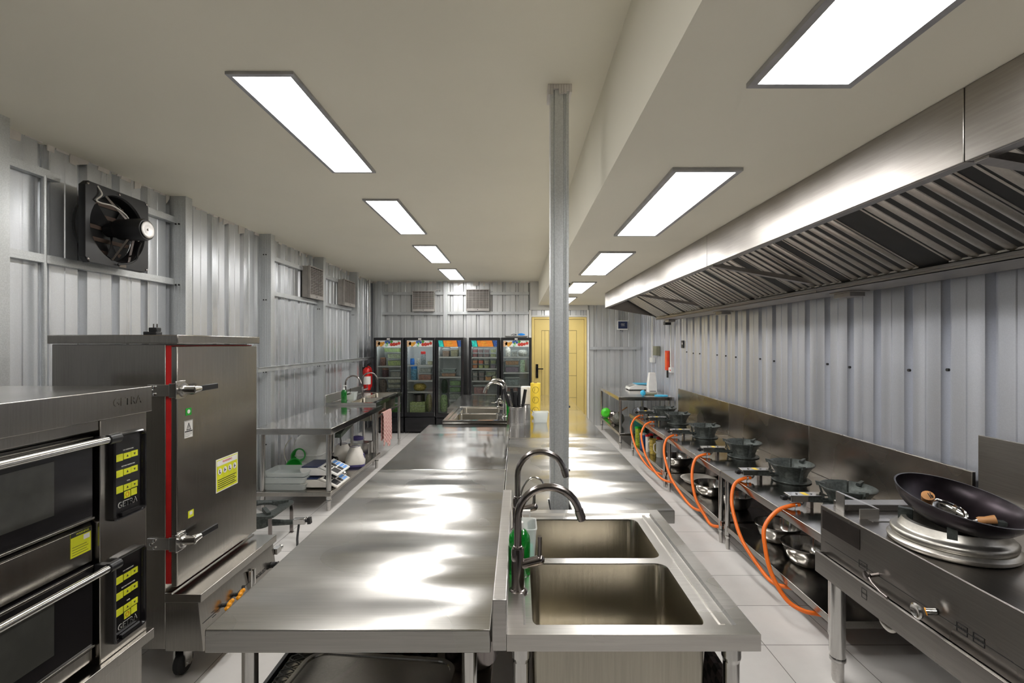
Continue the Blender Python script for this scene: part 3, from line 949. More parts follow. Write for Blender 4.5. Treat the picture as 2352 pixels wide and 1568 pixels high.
t = thing('paper_roll', 'tall yellow printed paper roll standing on the island', 'roll', (0.18, 4.98, IZ))
m = MB().lathe([(0.018, 0.0), (0.051, 0.0), (0.052, 0.002), (0.052, 0.345), (0.051, 0.347), (0.018, 0.347)], n=40, closed=True)
m.build('roll_sheet', M['ypaper'], t)
MB().lathe([(0.0175, 0.001), (0.0195, 0.001), (0.0195, 0.350), (0.0175, 0.350)], n=24, closed=True).build('core', M['brown'], t)
m = MB()
for k in range(3):
    z = 0.07 + 0.105 * k
    for a in range(24):
        a0 = 2 * PI * a / 24; a1 = 2 * PI * (a + 0.8) / 24
        q = []
        for rr_, aa in ((0.030, a0), (0.034, a0), (0.034, a1), (0.030, a1)):
            u = rr_ * math.cos(aa); v = rr_ * math.sin(aa)
            an = -PI / 2 + u / 0.052
            q.append((math.cos(an) * 0.0525, math.sin(an) * 0.0525, z + v))
        m.quad(*q)
    for (u0, v0, u1, v1) in ((-0.012, -0.018, -0.010, 0.02), (-0.012, 0.0, 0.014, 0.018), (-0.010, 0.0, 0.014, -0.016), (-0.018, 0.02, 0.016, 0.024)):
        q = []
        for (u, v) in ((u0, v0), (u1, v1), (u1 + 0.003, v1 + 0.003), (u0 + 0.003, v0 + 0.003)):
            an = -PI / 2 + u / 0.052
            q.append((math.cos(an) * 0.0526, math.sin(an) * 0.0526, z + v))
        m.quad(*q)
m.build('printed_mark', M['ink'], t)
# bagged cutlery tub
t = thing('cutlery_tub', 'clear tub of cutlery with crumpled white tissue behind, right of the knife holder', 'tub', (0.215, 4.62, IZ))
tub_mb(0.15, 0.12, 0.10, 0.02, 0.8).build('tub_body', M['clearg'], t)
m = MB()
for i in range(6):
    m.bar((-0.0 + i * 0.008, -0.02 + 0.008 * i, 0.01), (-0.105 + i * 0.012, -0.01, 0.135 - i * 0.012), 0.012, 0.003)
m.build('cutlery', M['chrome'], t)
rr = random.Random(4); m = MB()
prof = []
for i in range(9):
    a = PI * i / 8; prof.append((0.07 * math.sin(a) + 0.002, 0.055 - 0.053 * math.cos(a)))
m.lathe(prof, (0, 0, 0), 20)
for i in range(len(m.v)):
    p = Vector(m.v[i]); k = 1 + 0.35 * noise.noise(p * 32)
    m.v[i] = (p.x * k, p.y * k, max(0.002, 0.62 * p.z * (1 + 0.2 * noise.noise(p * 40 + Vector((3, 1, 2))))))
o = tag(m.build('tissue_pile', M['paper'], origin=(0, 0, 0), sharp=60), 'crumpled white tissue bundle in front of the yellow roll', 'tissue')
o.location = (0.215, 4.86, IZ)

# ---------------------------------------------------------------- below the island front
t = thing('mesh_basket', 'black framed expanded metal basket on the shelf under the near left worktable', 'basket', (-0.62, 1.60, 0.50))
m = MB()
bx0, bx1, by0, by1, bz = -0.812, -0.30, 1.40, 1.74, 0.513
for (a, b_) in (((bx0, by0), (bx1, by0)), ((bx1, by0), (bx1, by1)), ((bx1, by1), (bx0, by1)), ((bx0, by1), (bx0, by0))):
    m.bar((*a, bz + 0.008), (*b_, bz + 0.008), 0.012, 0.022)
    m.bar((*a, bz), (*b_, bz), 0.012, 0.008)
for x in (bx0, bx1):
    for y in (by0, by1):
        m.box(x - 0.006, x + 0.006, y - 0.006, y + 0.006, 0.5, bz + 0.02)
m.build('basket_frame', M['black'], t, world=True)
m = MB(); s_ = 0.030
nx = int((bx1 - bx0) / s_); ny = int((by1 - by0) / (s_ * 0.6))
for i in range(nx):
    for j in range(ny):
        x = bx0 + i * s_; y = by0 + j * s_ * 0.6
        if (i + j) % 2 == 0: m.bar((x, y, bz), (x + s_, y + s_ * 0.6, bz), 0.003, 0.002)
        else: m.bar((x, y + s_ * 0.6, bz), (x + s_, y, bz), 0.003, 0.002)
m.build('expanded_mesh', M['black'], t, world=True)
def pan_mb(w_, d, h, r=0.05, lip=0.014):
    m = MB()
    q = lambda g, z, rr_: [(u, v, z) for u, v in rrect(0, 0, w_ - g, d - g, rr_, 6)]
    m.loft([q(-2 * lip, h - 0.004, r + lip), q(-2 * lip, h, r + lip), q(0, h, r), q(0.006, h - 0.008, r), q(0.02, 0.02, r), q(0.06, 0.002, r * 0.8),
            q(0.062, 0.0, r * 0.8), q(0.018, 0.018, r), q(0.0, h - 0.01, r), q(-2 * lip + 0.002, h - 0.005, r + lip)], True, True)
    return m
o = pan_mb(0.47, 0.27, 0.062).build('steel_pan', M['leg'], origin=(0, 0, 0), sharp=50)
o.location = (-0.455, 1.43, 0.5345); o.rotation_euler = (0, 0, -0.10)
tag(o, 'rectangular steel food pan lying on the mesh basket under the near left worktable', 'pan')
def pot_mb(r, h, n=36, t=0.003):
    return MB().lathe([(0.001, 0), (r - 0.006, 0), (r, 0.006), (r, h), (r + 0.004, h + 0.002), (r - t, h + 0.001), (r - t, 0.008), (0.001, t)], n=n)
t = thing('cooking_pot', 'dark steel pot under the right end of the near left worktable', 'pot', (-0.168, 1.72, 0.50))
pot_mb(0.095, 0.085).build('pot_body', M['gun'], t)
MB().tube([(-0.09, 0, 0.06), (-0.12, -0.02, 0.065), (-0.12, 0.03, 0.065), (-0.09, 0.03, 0.06)], 0.004, 8).build('pot_handle', M['gun'], t)
tag(MB().box(-0.60, -0.33, 1.84, 1.95, 0.5, 0.565).build('plastic_crate', M['redpaint'], bevel=0.006), 'red box behind the steel pan under the near left worktable', 'box')
tag(MB().box(-0.31, -0.20, 1.90, 2.1, 0.5, 0.585).build('carton', M['gun'], bevel=0.004), 'small grey box behind the dark pot under the near left worktable', 'box')
# cloth on the sink brace
m = MB(); N = 26
rings = []
for i in range(N + 1):
    y = 1.30 + 0.5 * i / N
    k = 0.004 * math.sin(i * 1.7)
    rings.append([(0.565 + 0.019 + k, y, 0.56 + 0.02 * math.sin(i * 0.9)), (0.565 + 0.020, y, 0.69), (0.565 + 0.012, y, 0.716), (0.565 - 0.012, y, 0.716),
                  (0.565 - 0.020, y, 0.69), (0.565 - 0.019 + k, y, 0.52 + 0.015 * math.sin(i)), (0.565 - 0.0155 + k, y, 0.52), (0.565 - 0.015, y, 0.69), (0.565, y, 0.7135), (0.565 + 0.0155, y, 0.69), (0.565 + 0.016, y, 0.56)])
m.loft(rings)
tag(m.build('hanging_cloth', M['darkcloth'], sharp=60), 'dark checked cloth hanging on the brace rail under the near sink', 'cloth')
# towel at the left sink
rings = []
N = 12
for i in range(N + 1):
    y = 6.72 + 0.42 * i / N
    k = 0.010 * math.sin(i * 1.6)
    rings.append([(-1.905 + 0.022 + k, y, 0.17 + 0.05 * math.sin(i * 0.6)), (-1.905 + 0.02, y, 0.6), (-1.905 + 0.012, y, 0.646), (-1.905 - 0.012, y, 0.646), (-1.905 - 0.018, y, 0.6),
                  (-1.905 - 0.02 + k, y, 0.25), (-1.905 - 0.016 + k, y, 0.25), (-1.905 - 0.0135, y, 0.6), (-1.905, y, 0.6437), (-1.905 + 0.014, y, 0.6), (-1.905 + 0.018 + k, y, 0.17 + 0.05 * math.sin(i * 0.6))])
tag(MB().loft(rings).build('hanging_towel', M['pinkcloth'], sharp=60), 'pink checked towel hanging on the rail of the left wall sink', 'towel')
# ---------------------------------------------------------------- extraction hood
HX0, HX1 = 1.296, 2.335
HZF, HZB = 2.147, 1.967
units = [(-0.45, 1.390), (1.394, 3.288), (3.292, 5.278), (5.282, 7.13)]
def hz(x): return HZF + (HZB - HZF) * (x - HX0) / (HX1 - HX0)
for i, (a, c_) in enumerate(units):
    lb = ['nearest section of the steel extraction hood, cut by the right edge of the picture', 'second section of the steel extraction hood, with scuff marks on its front',
          'third section of the steel extraction hood, between the two mid cross bars', 'farthest section of the steel extraction hood, closed by a sloping end plate'][i]
    t = thing('extraction_hood', lb, 'hood', ((HX0 + HX1) / 2, (a + c_) / 2, HZB), 0, 'sections of the extraction hood')
    m = MB()
    m.box(HX0, HX0 + 0.012, a, c_, HZF, ZR - 0.001)                       # front fascia
    m.box(HX0 + 0.012, HX0 + 0.055, a, c_, HZF, HZF + 0.004)      # inturned gutter
    m.box(HX0 + 0.051, HX0 + 0.055, a, c_, HZF + 0.004, HZF + 0.03)
    m.build('fascia', M['hood'], t, world=True, bevel=0.002)
    m = MB()
    m.box(2.05, HX1, a, c_, HZB, HZB + 0.004).box(2.05, 2.054, a, c_, HZB, HZB + 0.09).box(HX1 - 0.004, HX1, a, c_, HZB, ZR - 0.001)
    m.box(2.02, 2.05, a, c_, HZB + 0.015, HZB + 0.019)
    m.build('grease_trough', M['hood'], t, world=True)
    # black sheet standing in for the shade of the void above the filters
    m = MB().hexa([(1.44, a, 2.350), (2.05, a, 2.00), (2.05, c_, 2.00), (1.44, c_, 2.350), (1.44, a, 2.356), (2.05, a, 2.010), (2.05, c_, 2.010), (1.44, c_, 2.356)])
    m.build('void_shade_sheet', M['ink'], t, world=True)
    if i < 3 or True:
        # cross bar under the seam at the far end
        def bar_at(y):
            m = MB()
            m.hexa([(HX0 + 0.02, y - 0.022, hz(HX0 + 0.02) - 0.004), (HX1, y - 0.022, HZB - 0.006), (HX1, y + 0.022, HZB - 0.006), (HX0 + 0.02, y + 0.022, hz(HX0 + 0.02) - 0.004),
                    (HX0 + 0.02, y - 0.022, hz(HX0 + 0.02) + 0.02), (HX1, y - 0.022, HZB + 0.03), (HX1, y + 0.022, HZB + 0.03), (HX0 + 0.02, y + 0.022, hz(HX0 + 0.02) + 0.02)])
            m.build('cross_bar', M['hood'], t, world=True)
        if i < 3: bar_at(c_ - 0.03)
    if i == 3:
        m = MB().prism([(HX0, HZF), (HX1, HZB), (HX1, ZR - 0.001), (HX0, ZR - 0.001)], c_ - 0.006, c_, 'Y')
        m.bar((HX0, c_ - 0.012, HZF + 0.002), (HX1, c_ - 0.012, HZB + 0.002), 0.02, 0.012)
        m.build('end_plate', M['hood'], t, world=True)
for y, lb in ((3.26, 'small grease drawer under the hood back at the second cross bar'), (5.25, 'small grease drawer under the hood back at the third cross bar'), (7.07, 'small grease drawer at the far end of the hood')):
    m = MB().box(2.19, 2.29, y - 0.10, y + 0.06, HZB - 0.036, HZB - 0.008)
    m.box(2.17, 2.31, y - 0.12, y + 0.08, HZB - 0.008, HZB - 0.001)
    tag(m.build('grease_drawer', M['hood'], bevel=0.002), lb, 'drawer', 'grease drawers of the hood')
# baffle filters
ft = thing('baffle_filter', 'x', 'filter', (0, 0, 0), 0, 'baffle filters of the hood')
A = Vector((2.042, 0, 2.012)); B = Vector((1.48, 0, 2.335))
m = MB()
for s_ in (A, B):
    m.bar(s_ + Vector((0, 0, 0)), s_ + Vector((0, 0.50, 0)), 0.02, 0.02)
for y in (0.006, 0.494):
    m.bar(A + Vector((0, y, 0)), B + Vector((0, y, 0)), 0.012, 0.018)
m.build('filter_frame', M['filter'], ft)
nrm = (B - A).normalized().cross(Vector((0, 1, 0))); nrm = nrm if nrm.z < 0 else -nrm
def bars(y0, n, wd, off):
    m = MB()
    for k in range(n):
        yc = y0 + k * 0.0815
        rings = []
        for q in (A, B):
            rings.append([q + Vector((0, yc - wd / 2, 0)) - nrm * 0.002, q + Vector((0, yc - wd * 0.36, 0)) + nrm * off, q + Vector((0, yc, 0)) + nrm * (off + 0.006),
                          q + Vector((0, yc + wd * 0.36, 0)) + nrm * off, q + Vector((0, yc + wd / 2, 0)) - nrm * 0.002, q + Vector((0, yc, 0)) - nrm * 0.004])
        m.loft(rings)
    return m
for k in range(6):
    bars(0.046 + k * 0.0815, 1, 0.058, 0.010).build('baffle', M['filter'], ft)
ords = ['nearest, cut by the right edge of the picture', 'second', 'third', 'fourth', 'fifth', 'sixth', 'seventh', 'eighth', 'ninth', 'farthest, by the hood end plate']
ys = [1.76, 2.43, 3.01, 3.62, 4.20, 4.76, 5.33, 5.92, 6.52]
ys = [1.20] + ys
for i, y in enumerate(ys):
    lb = 'slatted steel baffle filter inside the hood, ' + (ords[i] if i in (0, 9) else ords[i] + ' from the camera')
    if i == 0:
        ft.location = (0, y, 0); ft['label'] = lb
    else:
        dup(ft, (0, y, 0), 0, lb)
# ---------------------------------------------------------------- deck oven
OX = -1.462; OY = 1.885
t = thing('deck_oven', 'two deck steel oven at the left edge with two glass doors and black control panels', 'oven', (OX - 0.4, 1.25, 0))
MB().box(OX - 0.80, OX + 0.016, 0.55, OY + 0.008, 1.352, 1.452).build('top_panel', M['cab'], t, world=True, bevel=0.003)
m = MB()
m.box(OX - 0.78, OX - 0.06, 0.58, OY, 0.495, 1.352)
m.box(OX - 0.06, OX, 1.675, OY, 0.495, 1.352)              # control column
m.box(OX - 0.06, OX - 0.004, 0.58, 1.675, 1.315, 1.352)
m.box(OX - 0.06, OX - 0.02, 0.58, 1.668, 0.862, 0.990)
m.hexa([(OX - 0.06, 0.58, 0.990), (OX - 0.02, 0.58, 0.990), (OX - 0.02, 1.668, 0.990), (OX - 0.06, 1.668, 0.990), (OX - 0.06, 0.58, 1.012), (OX - 0.05, 0.58, 1.012), (OX - 0.05, 1.668, 1.012), (OX - 0.06, 1.668, 1.012)])
m.box(OX - 0.06, OX - 0.02, 0.58, 1.668, 0.515, 0.56)
m.build('oven_body', M['cab'], t, world=True, bevel=0.003)
MB().box(OX - 0.80, OX + 0.022, 0.55, OY + 0.012, 0.455, 0.495).build('base_ledge', M['cab'], t, world=True, bevel=0.003)
m = MB().box(OX - 0.76, OX - 0.01, 0.60, OY - 0.01, 0.11, 0.455)
m.build('base_cabinet', M['cab'], t, world=True, bevel=0.003)
for x in (OX - 0.70, OX - 0.08):
    for y in (0.68, OY - 0.08):
        MB().cyl((x, y, 0.0), (x, y, 0.11), 0.03, n=16).build('leg', M['black'], t, world=True)
for k, (z0, z1) in enumerate(((1.018, 1.30), (0.575, 0.855))):
    d = MB().box(OX - 0.045, OX - 0.012, 0.60, 1.66, z0, z1)
    d.mat(1).box(OX - 0.0125, OX - 0.008, 0.60, 1.66, z1 - 0.012, z1 - 0.002).box(OX - 0.0125, OX - 0.004, 0.60, 1.66, z0 - 0.006, z0 + 0.003)
    d = d.build('oven_door', [M['gloss_black'], M['cab']], t, world=True, bevel=0.002)
    d['label'] = ['upper black glass oven door', 'lower black glass oven door'][k]
    MB().box(OX - 0.0118, OX - 0.0105, 0.72, 1.52, z0 + 0.055, z1 - 0.055).build('window_pane', plain('oven_glass', (0.05, 0.05, 0.045), 0.08), d, world=True)
    zh = z1 - 0.014
    m = MB().cyl((OX + 0.045, 0.62, zh), (OX + 0.045, 1.655, zh), 0.0125, n=20)
    m.build('door_handle', M['leg'], d, world=True)
    m = MB().cyl((OX + 0.045, 1.655, zh), (OX + 0.045, 1.70, zh), 0.0165, n=20).bar((OX - 0.01, 1.675, zh - 0.004), (OX + 0.048, 1.675, zh - 0.004), 0.022, 0.026)
    m.build('handle_bracket', M['black'], d, world=True)
# control panels
def panel(z0, z1, lb):
    ya, yb = 1.712, 1.862
    m = MB()
    yc, zc = (ya + yb) / 2, (z0 + z1) / 2
    q = lambda g, x, r: [(x, u, v) for u, v in rrect(yc, zc, yb - ya - g, z1 - z0 - g, r, 5)]
    m.loft([q(0, OX - 0.001, 0.018), q(0, OX + 0.016, 0.018), q(0.008, OX + 0.020, 0.016), q(0.016, OX + 0.019, 0.014), q(0.024, OX + 0.008, 0.01)], True, True)
    m.bar((OX + 0.017, ya + 0.03, z0 + 0.018), (OX + 0.017, yb - 0.03, z0 + 0.018), 0.012, 0.012)
    p = m.build('control_panel', M['gloss_black'], t, world=True)
    p['label'] = lb
    x = OX + 0.0084
    yl = ya + 0.018
    for k in range(3):
        zz = z1 - 0.098 - k * 0.058
        b = MB().box(x, x + 0.002, yl, yl + 0.030, zz - 0.002, zz + 0.023).box(x, x + 0.002, yl + 0.034, yl + 0.066, zz, zz + 0.022).box(x, x + 0.002, yl + 0.068, yl + 0.098, zz + 0.001, zz + 0.023)
        b.mat(1)
        for yy, s_ in ((yl + 0.050, 1), (yl + 0.083, -1)):
            zc_ = zz + 0.011
            b.add([(x + 0.0022, yy - 0.005, zc_ - 0.004 * s_), (x + 0.0022, yy + 0.005, zc_ - 0.004 * s_), (x + 0.0022, yy, zc_ + 0.005 * s_)], [(0, 1, 2)])
        b.build('touch_button', [M['yellow'], M['ink']], p, world=True)
        text(p, ['TOP TEMPERATURE', 'BOTTOM TEMPERATURE', 'TIMER'][k], 0.0055, (x + 0.001, yl + 0.055, zz + 0.034), FX, M['paper'], depth=0.0003)
    b = MB().box(x, x + 0.002, yl + 0.036, yl + 0.063, z1 - 0.243, z1 - 0.218).box(x, x + 0.002, yl + 0.067, yl + 0.094, z1 - 0.242, z1 - 0.217)
    b.mat(1).lathe([(0.007, x + 0.0021 - x), (0.0085, 0.0023), (0.0085, 0.0026), (0.007, 0.0026)], (x, yl + 0.049, z1 - 0.230), 14, 'X', closed=True)
    b.build('power_button', [M['yellow'], M['redpaint']], p, world=True)
    text(p, 'GETRA', 0.030, (x + 0.001, yl + 0.052, z1 - 0.262), FX, M['paper'], name='panel_lettering', depth=0.0004, sx=0.95)
    text(p, 'GETRA', 0.027, (x + 0.0016, yl + 0.052, z1 - 0.262), FX, M['ink'], name='panel_lettering', depth=0.0004, sx=1.0)
panel(0.978, 1.290, 'upper black control panel with yellow buttons')
panel(0.535, 0.845, 'lower black control panel with yellow buttons')
text(t, 'GETRA', 0.042, (OX + 0.0165, 1.775, 1.405), FX, M['cab'], name='embossed_lettering', depth=0.0012)
s_ = MB().box(OX - 0.0199, OX - 0.0188, 1.585, 1.66, 0.905, 0.987)
s_.mat(1).box(OX - 0.0188, OX - 0.0184, 1.585, 1.66, 0.972, 0.987)
s_.mat(2).box(OX - 0.0188, OX - 0.0184, 1.632, 1.655, 0.952, 0.968)
s_.mat(1)
for k in range(4): s_.box(OX - 0.0188, OX - 0.0185, 1.59, 1.65 - 0.006 * (k % 2), 0.912 + k * 0.0085, 0.9135 + k * 0.0085)
st = s_.build('warning_label', [M['yellow'], M['ink'], M['paper']], t, world=True)
text(st, 'WARNING', 0.010, (OX - 0.0182, 1.628, 0.9795), FX, M['yellow'], depth=0.0002)

# ---------------------------------------------------------------- steamer cabinet
SX = -1.628; SY0, SY1 = 2.285, 2.985; SXB = -2.225
t = thing('steamer_cabinet', 'tall steel rice steamer cabinet with red door gasket and two latches', 'cabinet', ((SX + SXB) / 2, (SY0 + SY1) / 2, 0))
MB().box(SXB, SX - 0.055, SY0, SY1, 0.16, 1.615).build('cabinet_body', M['cab'], t, world=True, bevel=0.003)
MB().box(SXB - 0.012, SX + 0.012, SY0 - 0.012, SY1 + 0.012, 1.617, 1.660).build('lid_panel', M['cab'], t, world=True, bevel=0.004)
MB().box(SX - 0.0548, SX - 0.030, SY0 + 0.004, SY1 - 0.004, 0.47, 1.610).build('gasket', M['red'], t, world=True)['label'] = 'red rubber door gasket'
m = MB().box(SX - 0.0295, SX, SY0 + 0.002, SY1 - 0.002, 0.455, 1.605)
d = m.build('cabinet_door', M['cab'], t, world=True, bevel=0.004)
def latch(z):
    m = MB()
    # strap: flat on the near side, stepping round to the door
    m.box(SX - 0.135, SX - 0.028, SY0 - 0.010, SY0 - 0.001, z - 0.028, z + 0.028)
    m.box(SX - 0.028, SX + 0.006, SY0 - 0.016, SY0 - 0.001, z - 0.034, z + 0.034)
    m.box(SX + 0.001, SX + 0.008, SY0 - 0.016, SY0 + 0.05, z - 0.040, z + 0.045)
    l = m.build('door_latch', M['leg'], t, world=True, bevel=0.002)
    m = MB()
    for dx, dz in ((-0.115, 0.0), (-0.098, 0.017), (-0.098, -0.017)):
        m.lathe([(0.007, 0), (0.007, -0.005), (0.001, -0.008)], (SX + dx, SY0 - 0.010, z + dz), 12, 'Y')
    m.build('rivet', M['chrome'], l, world=True)
    m = MB().cyl((SX + 0.008, SY0 + 0.035, z), (SX + 0.060, SY0 + 0.045, z), 0.021, n=20)
    m.tube([(SX + 0.045, SY0 + 0.035, z), (SX + 0.050, SY0 + 0.09, z + 0.001)], [0.024, 0.014], 16)
    m.lathe([(0.034, 0.0), (0.034, 0.004), (0.02, 0.006)], (SX + 0.008, SY0 + 0.035, z), 20, 'X')
    m.build('latch_hub', M['leg'], l, world=True)
    m = MB().bar((SX + 0.050, SY0 + 0.08, z + 0.001), (SX + 0.058, SY0 + 0.215, z + 0.004), 0.012, 0.028)
    m.build('latch_handle', M['black'], l, world=True, bevel=0.003)
latch(1.395)
latch(0.665)
def sticker(y0, y1, z0, z1, cols, name, marks=None, parent=None):
    m = MB().box(SX + 0.0003, SX + 0.0012, y0, y1, z0, z1)
    if marks:
        for (u0, u1, v0, v1, mi) in marks:
            m.mat(mi).box(SX + 0.0012, SX + 0.0016, y0 + (y1 - y0) * u0, y0 + (y1 - y0) * u1, z0 + (z1 - z0) * v0, z0 + (z1 - z0) * v1)
    return m.build(name, cols, parent or d, world=True)
Lc = [M['paper'], M['inkgrey'], M['ink'], M['green']]
q = sticker(2.345, 2.385, 1.265, 1.300, [M['green'], M['paper']], 'approval_sticker')
MB().lathe([(0.010, 0.0015), (0.010, 0.0022), (0.0005, 0.0022)], (SX, 2.365, 1.283), 16, 'X').build('sticker_mark', M['paper'], q, world=True)
q = sticker(2.335, 2.395, 1.155, 1.24, Lc, 'notice_sticker', [(0.05, 0.95, 0.96, 1.0, 1), (0.05, 0.95, 0.33, 0.40, 2), (0.05, 0.95, 0.25, 0.28, 1), (0.05, 0.9, 0.17, 0.20, 1), (0.05, 0.6, 0.08, 0.11, 1), (0, 0.03, 0, 1, 1), (0.97, 1, 0, 1, 1)])
MB().add([(SX + 0.0018, 2.347, 1.192), (SX + 0.0018, 2.383, 1.192), (SX + 0.0018, 2.365, 1.232), (SX + 0.0018, 2.354, 1.196), (SX + 0.0018, 2.376, 1.196), (SX + 0.0018, 2.365, 1.222)], [])
tri = MB(); X_ = SX + 0.0019
tri.add([(X_, 2.347, 1.192), (X_, 2.383, 1.192), (X_, 2.365, 1.230), (X_, 2.353, 1.196), (X_, 2.377, 1.196), (X_, 2.365, 1.221)], [(0, 1, 4, 3), (1, 2, 5, 4), (2, 0, 3, 5)])
tri.box(X_, X_ + 0.0003, 2.3635, 2.3665, 1.202, 1.215).box(X_, X_ + 0.0003, 2.3635, 2.3665, 1.198, 1.2005)
tri.build('warning_triangle', M['ink'], q, world=True)
mk = [(0.02, 0.98, 0.80, 0.97, 1)]
for k in range(5): mk.append((0.05, 0.93 - 0.07 * (k % 2), 0.08 + k * 0.065, 0.105 + k * 0.065, 2))
q = sticker(2.585, 2.775, 0.815, 0.985, [M['yellow'], M['paper'], M['ink'], M['redpaint']], 'instruction_sticker', mk)
m = MB(); m.mat(0)
for k in range(4):
    m.mat(0).lathe([(0.017, 0.0), (0.017, 0.0005), (0.0003, 0.0005)], (SX + 0.0016, 2.613 + k * 0.045, 0.92), 16, 'X')
    m.mat(1).box(SX + 0.002, SX + 0.0026, 2.606 + k * 0.045, 2.611 + k * 0.045, 0.910, 0.931).box(SX + 0.002, SX + 0.0026, 2.611 + k * 0.045, 2.620 + k * 0.045, 0.910 + 0.006 * (k % 2), 0.915 + 0.006 * (k % 2))
m.build('pictogram', [M['paper'], M['ink']], q, world=True)
m = MB()
for (a, b_, c_, e_) in ((2.580, 2.780, 0.985, 0.990), (2.580, 2.780, 0.810, 0.815), (2.580, 2.585, 0.815, 0.985), (2.775, 2.780, 0.815, 0.985)): m.box(SX + 0.0003, SX + 0.0012, a, b_, c_, e_)
m.build('sticker_border', M['paper'], q, world=True)
text(q, 'WARNING', 0.018, (SX + 0.0018, 2.68, 0.968), FX, M['redpaint'], depth=0.0003)
sticker(2.362, 2.402, 0.755, 0.79, [M['yellow'], M['paper']], 'small_sticker', [(0.25, 0.75, 0.4, 0.85, 1)])
# burner base with overhanging ledge
m = MB().prism([(SX - 0.055, 0.385), (-1.508, 0.385), (-1.508, 0.425), (SX - 0.02, 0.425), (SX - 0.02, 0.432), (SX - 0.055, 0.432)], SY0 - 0.006, SY1 + 0.006, 'Y')
m.build('base_ledge', M['cab'], t, world=True, bevel=0.003)
m = MB().prism([(SX - 0.055, 0.15), (-1.500, 0.15), (-1.528, 0.384), (SX - 0.055, 0.384)], SY0, SY1, 'Y')
bx = m.build('burner_box', M['cab'], t, world=True, bevel=0.002)
def fx(z): return -1.500 - 0.028 * (z - 0.15) / 0.234
for y, z in ((2.46, 0.275), (2.56, 0.277)):
    m = MB().cyl((fx(z) - 0.002, y, z), (fx(z) + 0.03, y, z), 0.010, n=14)
    m.mat(1).bar((fx(z) + 0.025, y - 0.018, z - 0.016), (fx(z) + 0.032, y + 0.020, z + 0.012), 0.016, 0.016)
    m.sphere((fx(z) + 0.03, y - 0.012, z - 0.012), 0.013, 12, 8).sphere((fx(z) + 0.034, y + 0.022, z + 0.012), 0.011, 12, 8).sphere((fx(z) + 0.03, y, z), 0.013, 12, 8)
    m.build('gas_knob', [M['black'], M['amber']], bx, world=True)['label'] = 'orange gas knob'
m = MB().box(fx(0.27), fx(0.27) + 0.014, 2.69, 2.705, 0.235, 0.335).box(fx(0.27), fx(0.27) + 0.014, 2.725, 2.74, 0.235, 0.335).cyl((fx(0.27) + 0.012, 2.715, 0.24), (fx(0.33) + 0.012, 2.715, 0.33), 0.006, n=10)
m.build('gauge_bracket', M['leg'], bx, world=True)
m = MB().cyl((fx(0.27) - 0.001, 2.64, 0.275), (fx(0.27) + 0.003, 2.64, 0.275), 0.011, n=14)
m.build('sight_hole', M['ink'], bx, world=True)
m = MB()
for y in (2.40,):
    m.box(fx(0.26) , fx(0.26) + 0.0015, y - 0.03, y, 0.262, 0.264).box(fx(0.26), fx(0.26) + 0.0015, y - 0.03, y + 0.0, 0.285, 0.287)
m.box(fx(0.27), fx(0.27) + 0.0012, 2.30, 2.70, 0.2735, 0.2755)
m.build('printed_line', M['ink'], bx, world=True)
text(bx, 'ROBUST', 0.028, (fx(0.26) + 0.001, 2.82, 0.265), FX, M['ink'], depth=0.0004)
m = MB().cyl((fx(0.26), 2.94, 0.26), (fx(0.26) + 0.028, 2.94, 0.26), 0.018, n=16).bar((fx(0.26) + 0.02, 2.925, 0.25), (fx(0.26) + 0.045, 2.95, 0.27), 0.018, 0.02)
m.build('valve_knob', M['black'], bx, world=True)
m = MB().box(-1.535, -1.505, SY1 + 0.006, SY1 + 0.06, 0.30, 0.335).cyl((-1.52, SY1 + 0.06, 0.317), (-1.52, SY1 + 0.085, 0.317), 0.016, n=14)
m.build('water_valve', M['leg'], bx, world=True)
m = MB().tube(spline([(-1.50, 2.47, 0.15), (-1.48, 2.45, 0.12), (-1.49, 2.42, 0.09)], 6), 0.013, 10)
m.build('gas_inlet', M['amber'], t, world=True)
for (x, y) in ((SX - 0.02, SY0 + 0.07), (SXB + 0.08, SY0 + 0.07), (SX - 0.02, SY1 - 0.07), (SXB + 0.08, SY1 - 0.07)):
    m = MB().lathe([(0.012, -0.017), (0.05, -0.017), (0.056, -0.010), (0.056, 0.010), (0.05, 0.017), (0.012, 0.017)], (x, y, 0.057), 28, 'X')
    c = m.build('caster', M['rubber'], t, world=True)
    m = MB().box(x - 0.03, x - 0.02, y - 0.025, y + 0.025, 0.045, 0.148).box(x + 0.02, x + 0.03, y - 0.025, y + 0.025, 0.045, 0.148).box(x - 0.035, x + 0.035, y - 0.035, y + 0.035, 0.142, 0.152).cyl((x - 0.036, y, 0.057), (x + 0.036, y, 0.057), 0.012, n=12)
    m.build('caster_fork', M['leg'], c, world=True)
# charger on the cabinet
t = thing('power_adapter', 'black plug in power adapter lying on top of the steamer cabinet', 'adapter', (-1.775, 2.33, 1.6602))
q = MB().box(-0.035, 0.03, -0.02, 0.02, 0, 0.016).box(-0.012, 0.028, -0.016, 0.016, 0.016, 0.036)
q.build('adapter_body', M['black'], t, bevel=0.003)
MB().box(0.0, 0.003, -0.003, 0.003, 0.036, 0.054).box(0.017, 0.020, -0.003, 0.003, 0.036, 0.054).build('plug_pin', M['gun'], t)

# ---------------------------------------------------------------- wall fan
t = thing('exhaust_fan', 'square black exhaust fan with bare motor mounted high on the left wall', 'fan', (-2.70, 3.24, 2.13))
fy0, fy1, fz0, fz1 = 2.985, 3.50, 2.13, 2.645
fc = Vector((-2.72, (fy0 + fy1) / 2, (fz0 + fz1) / 2)); fr = 0.215
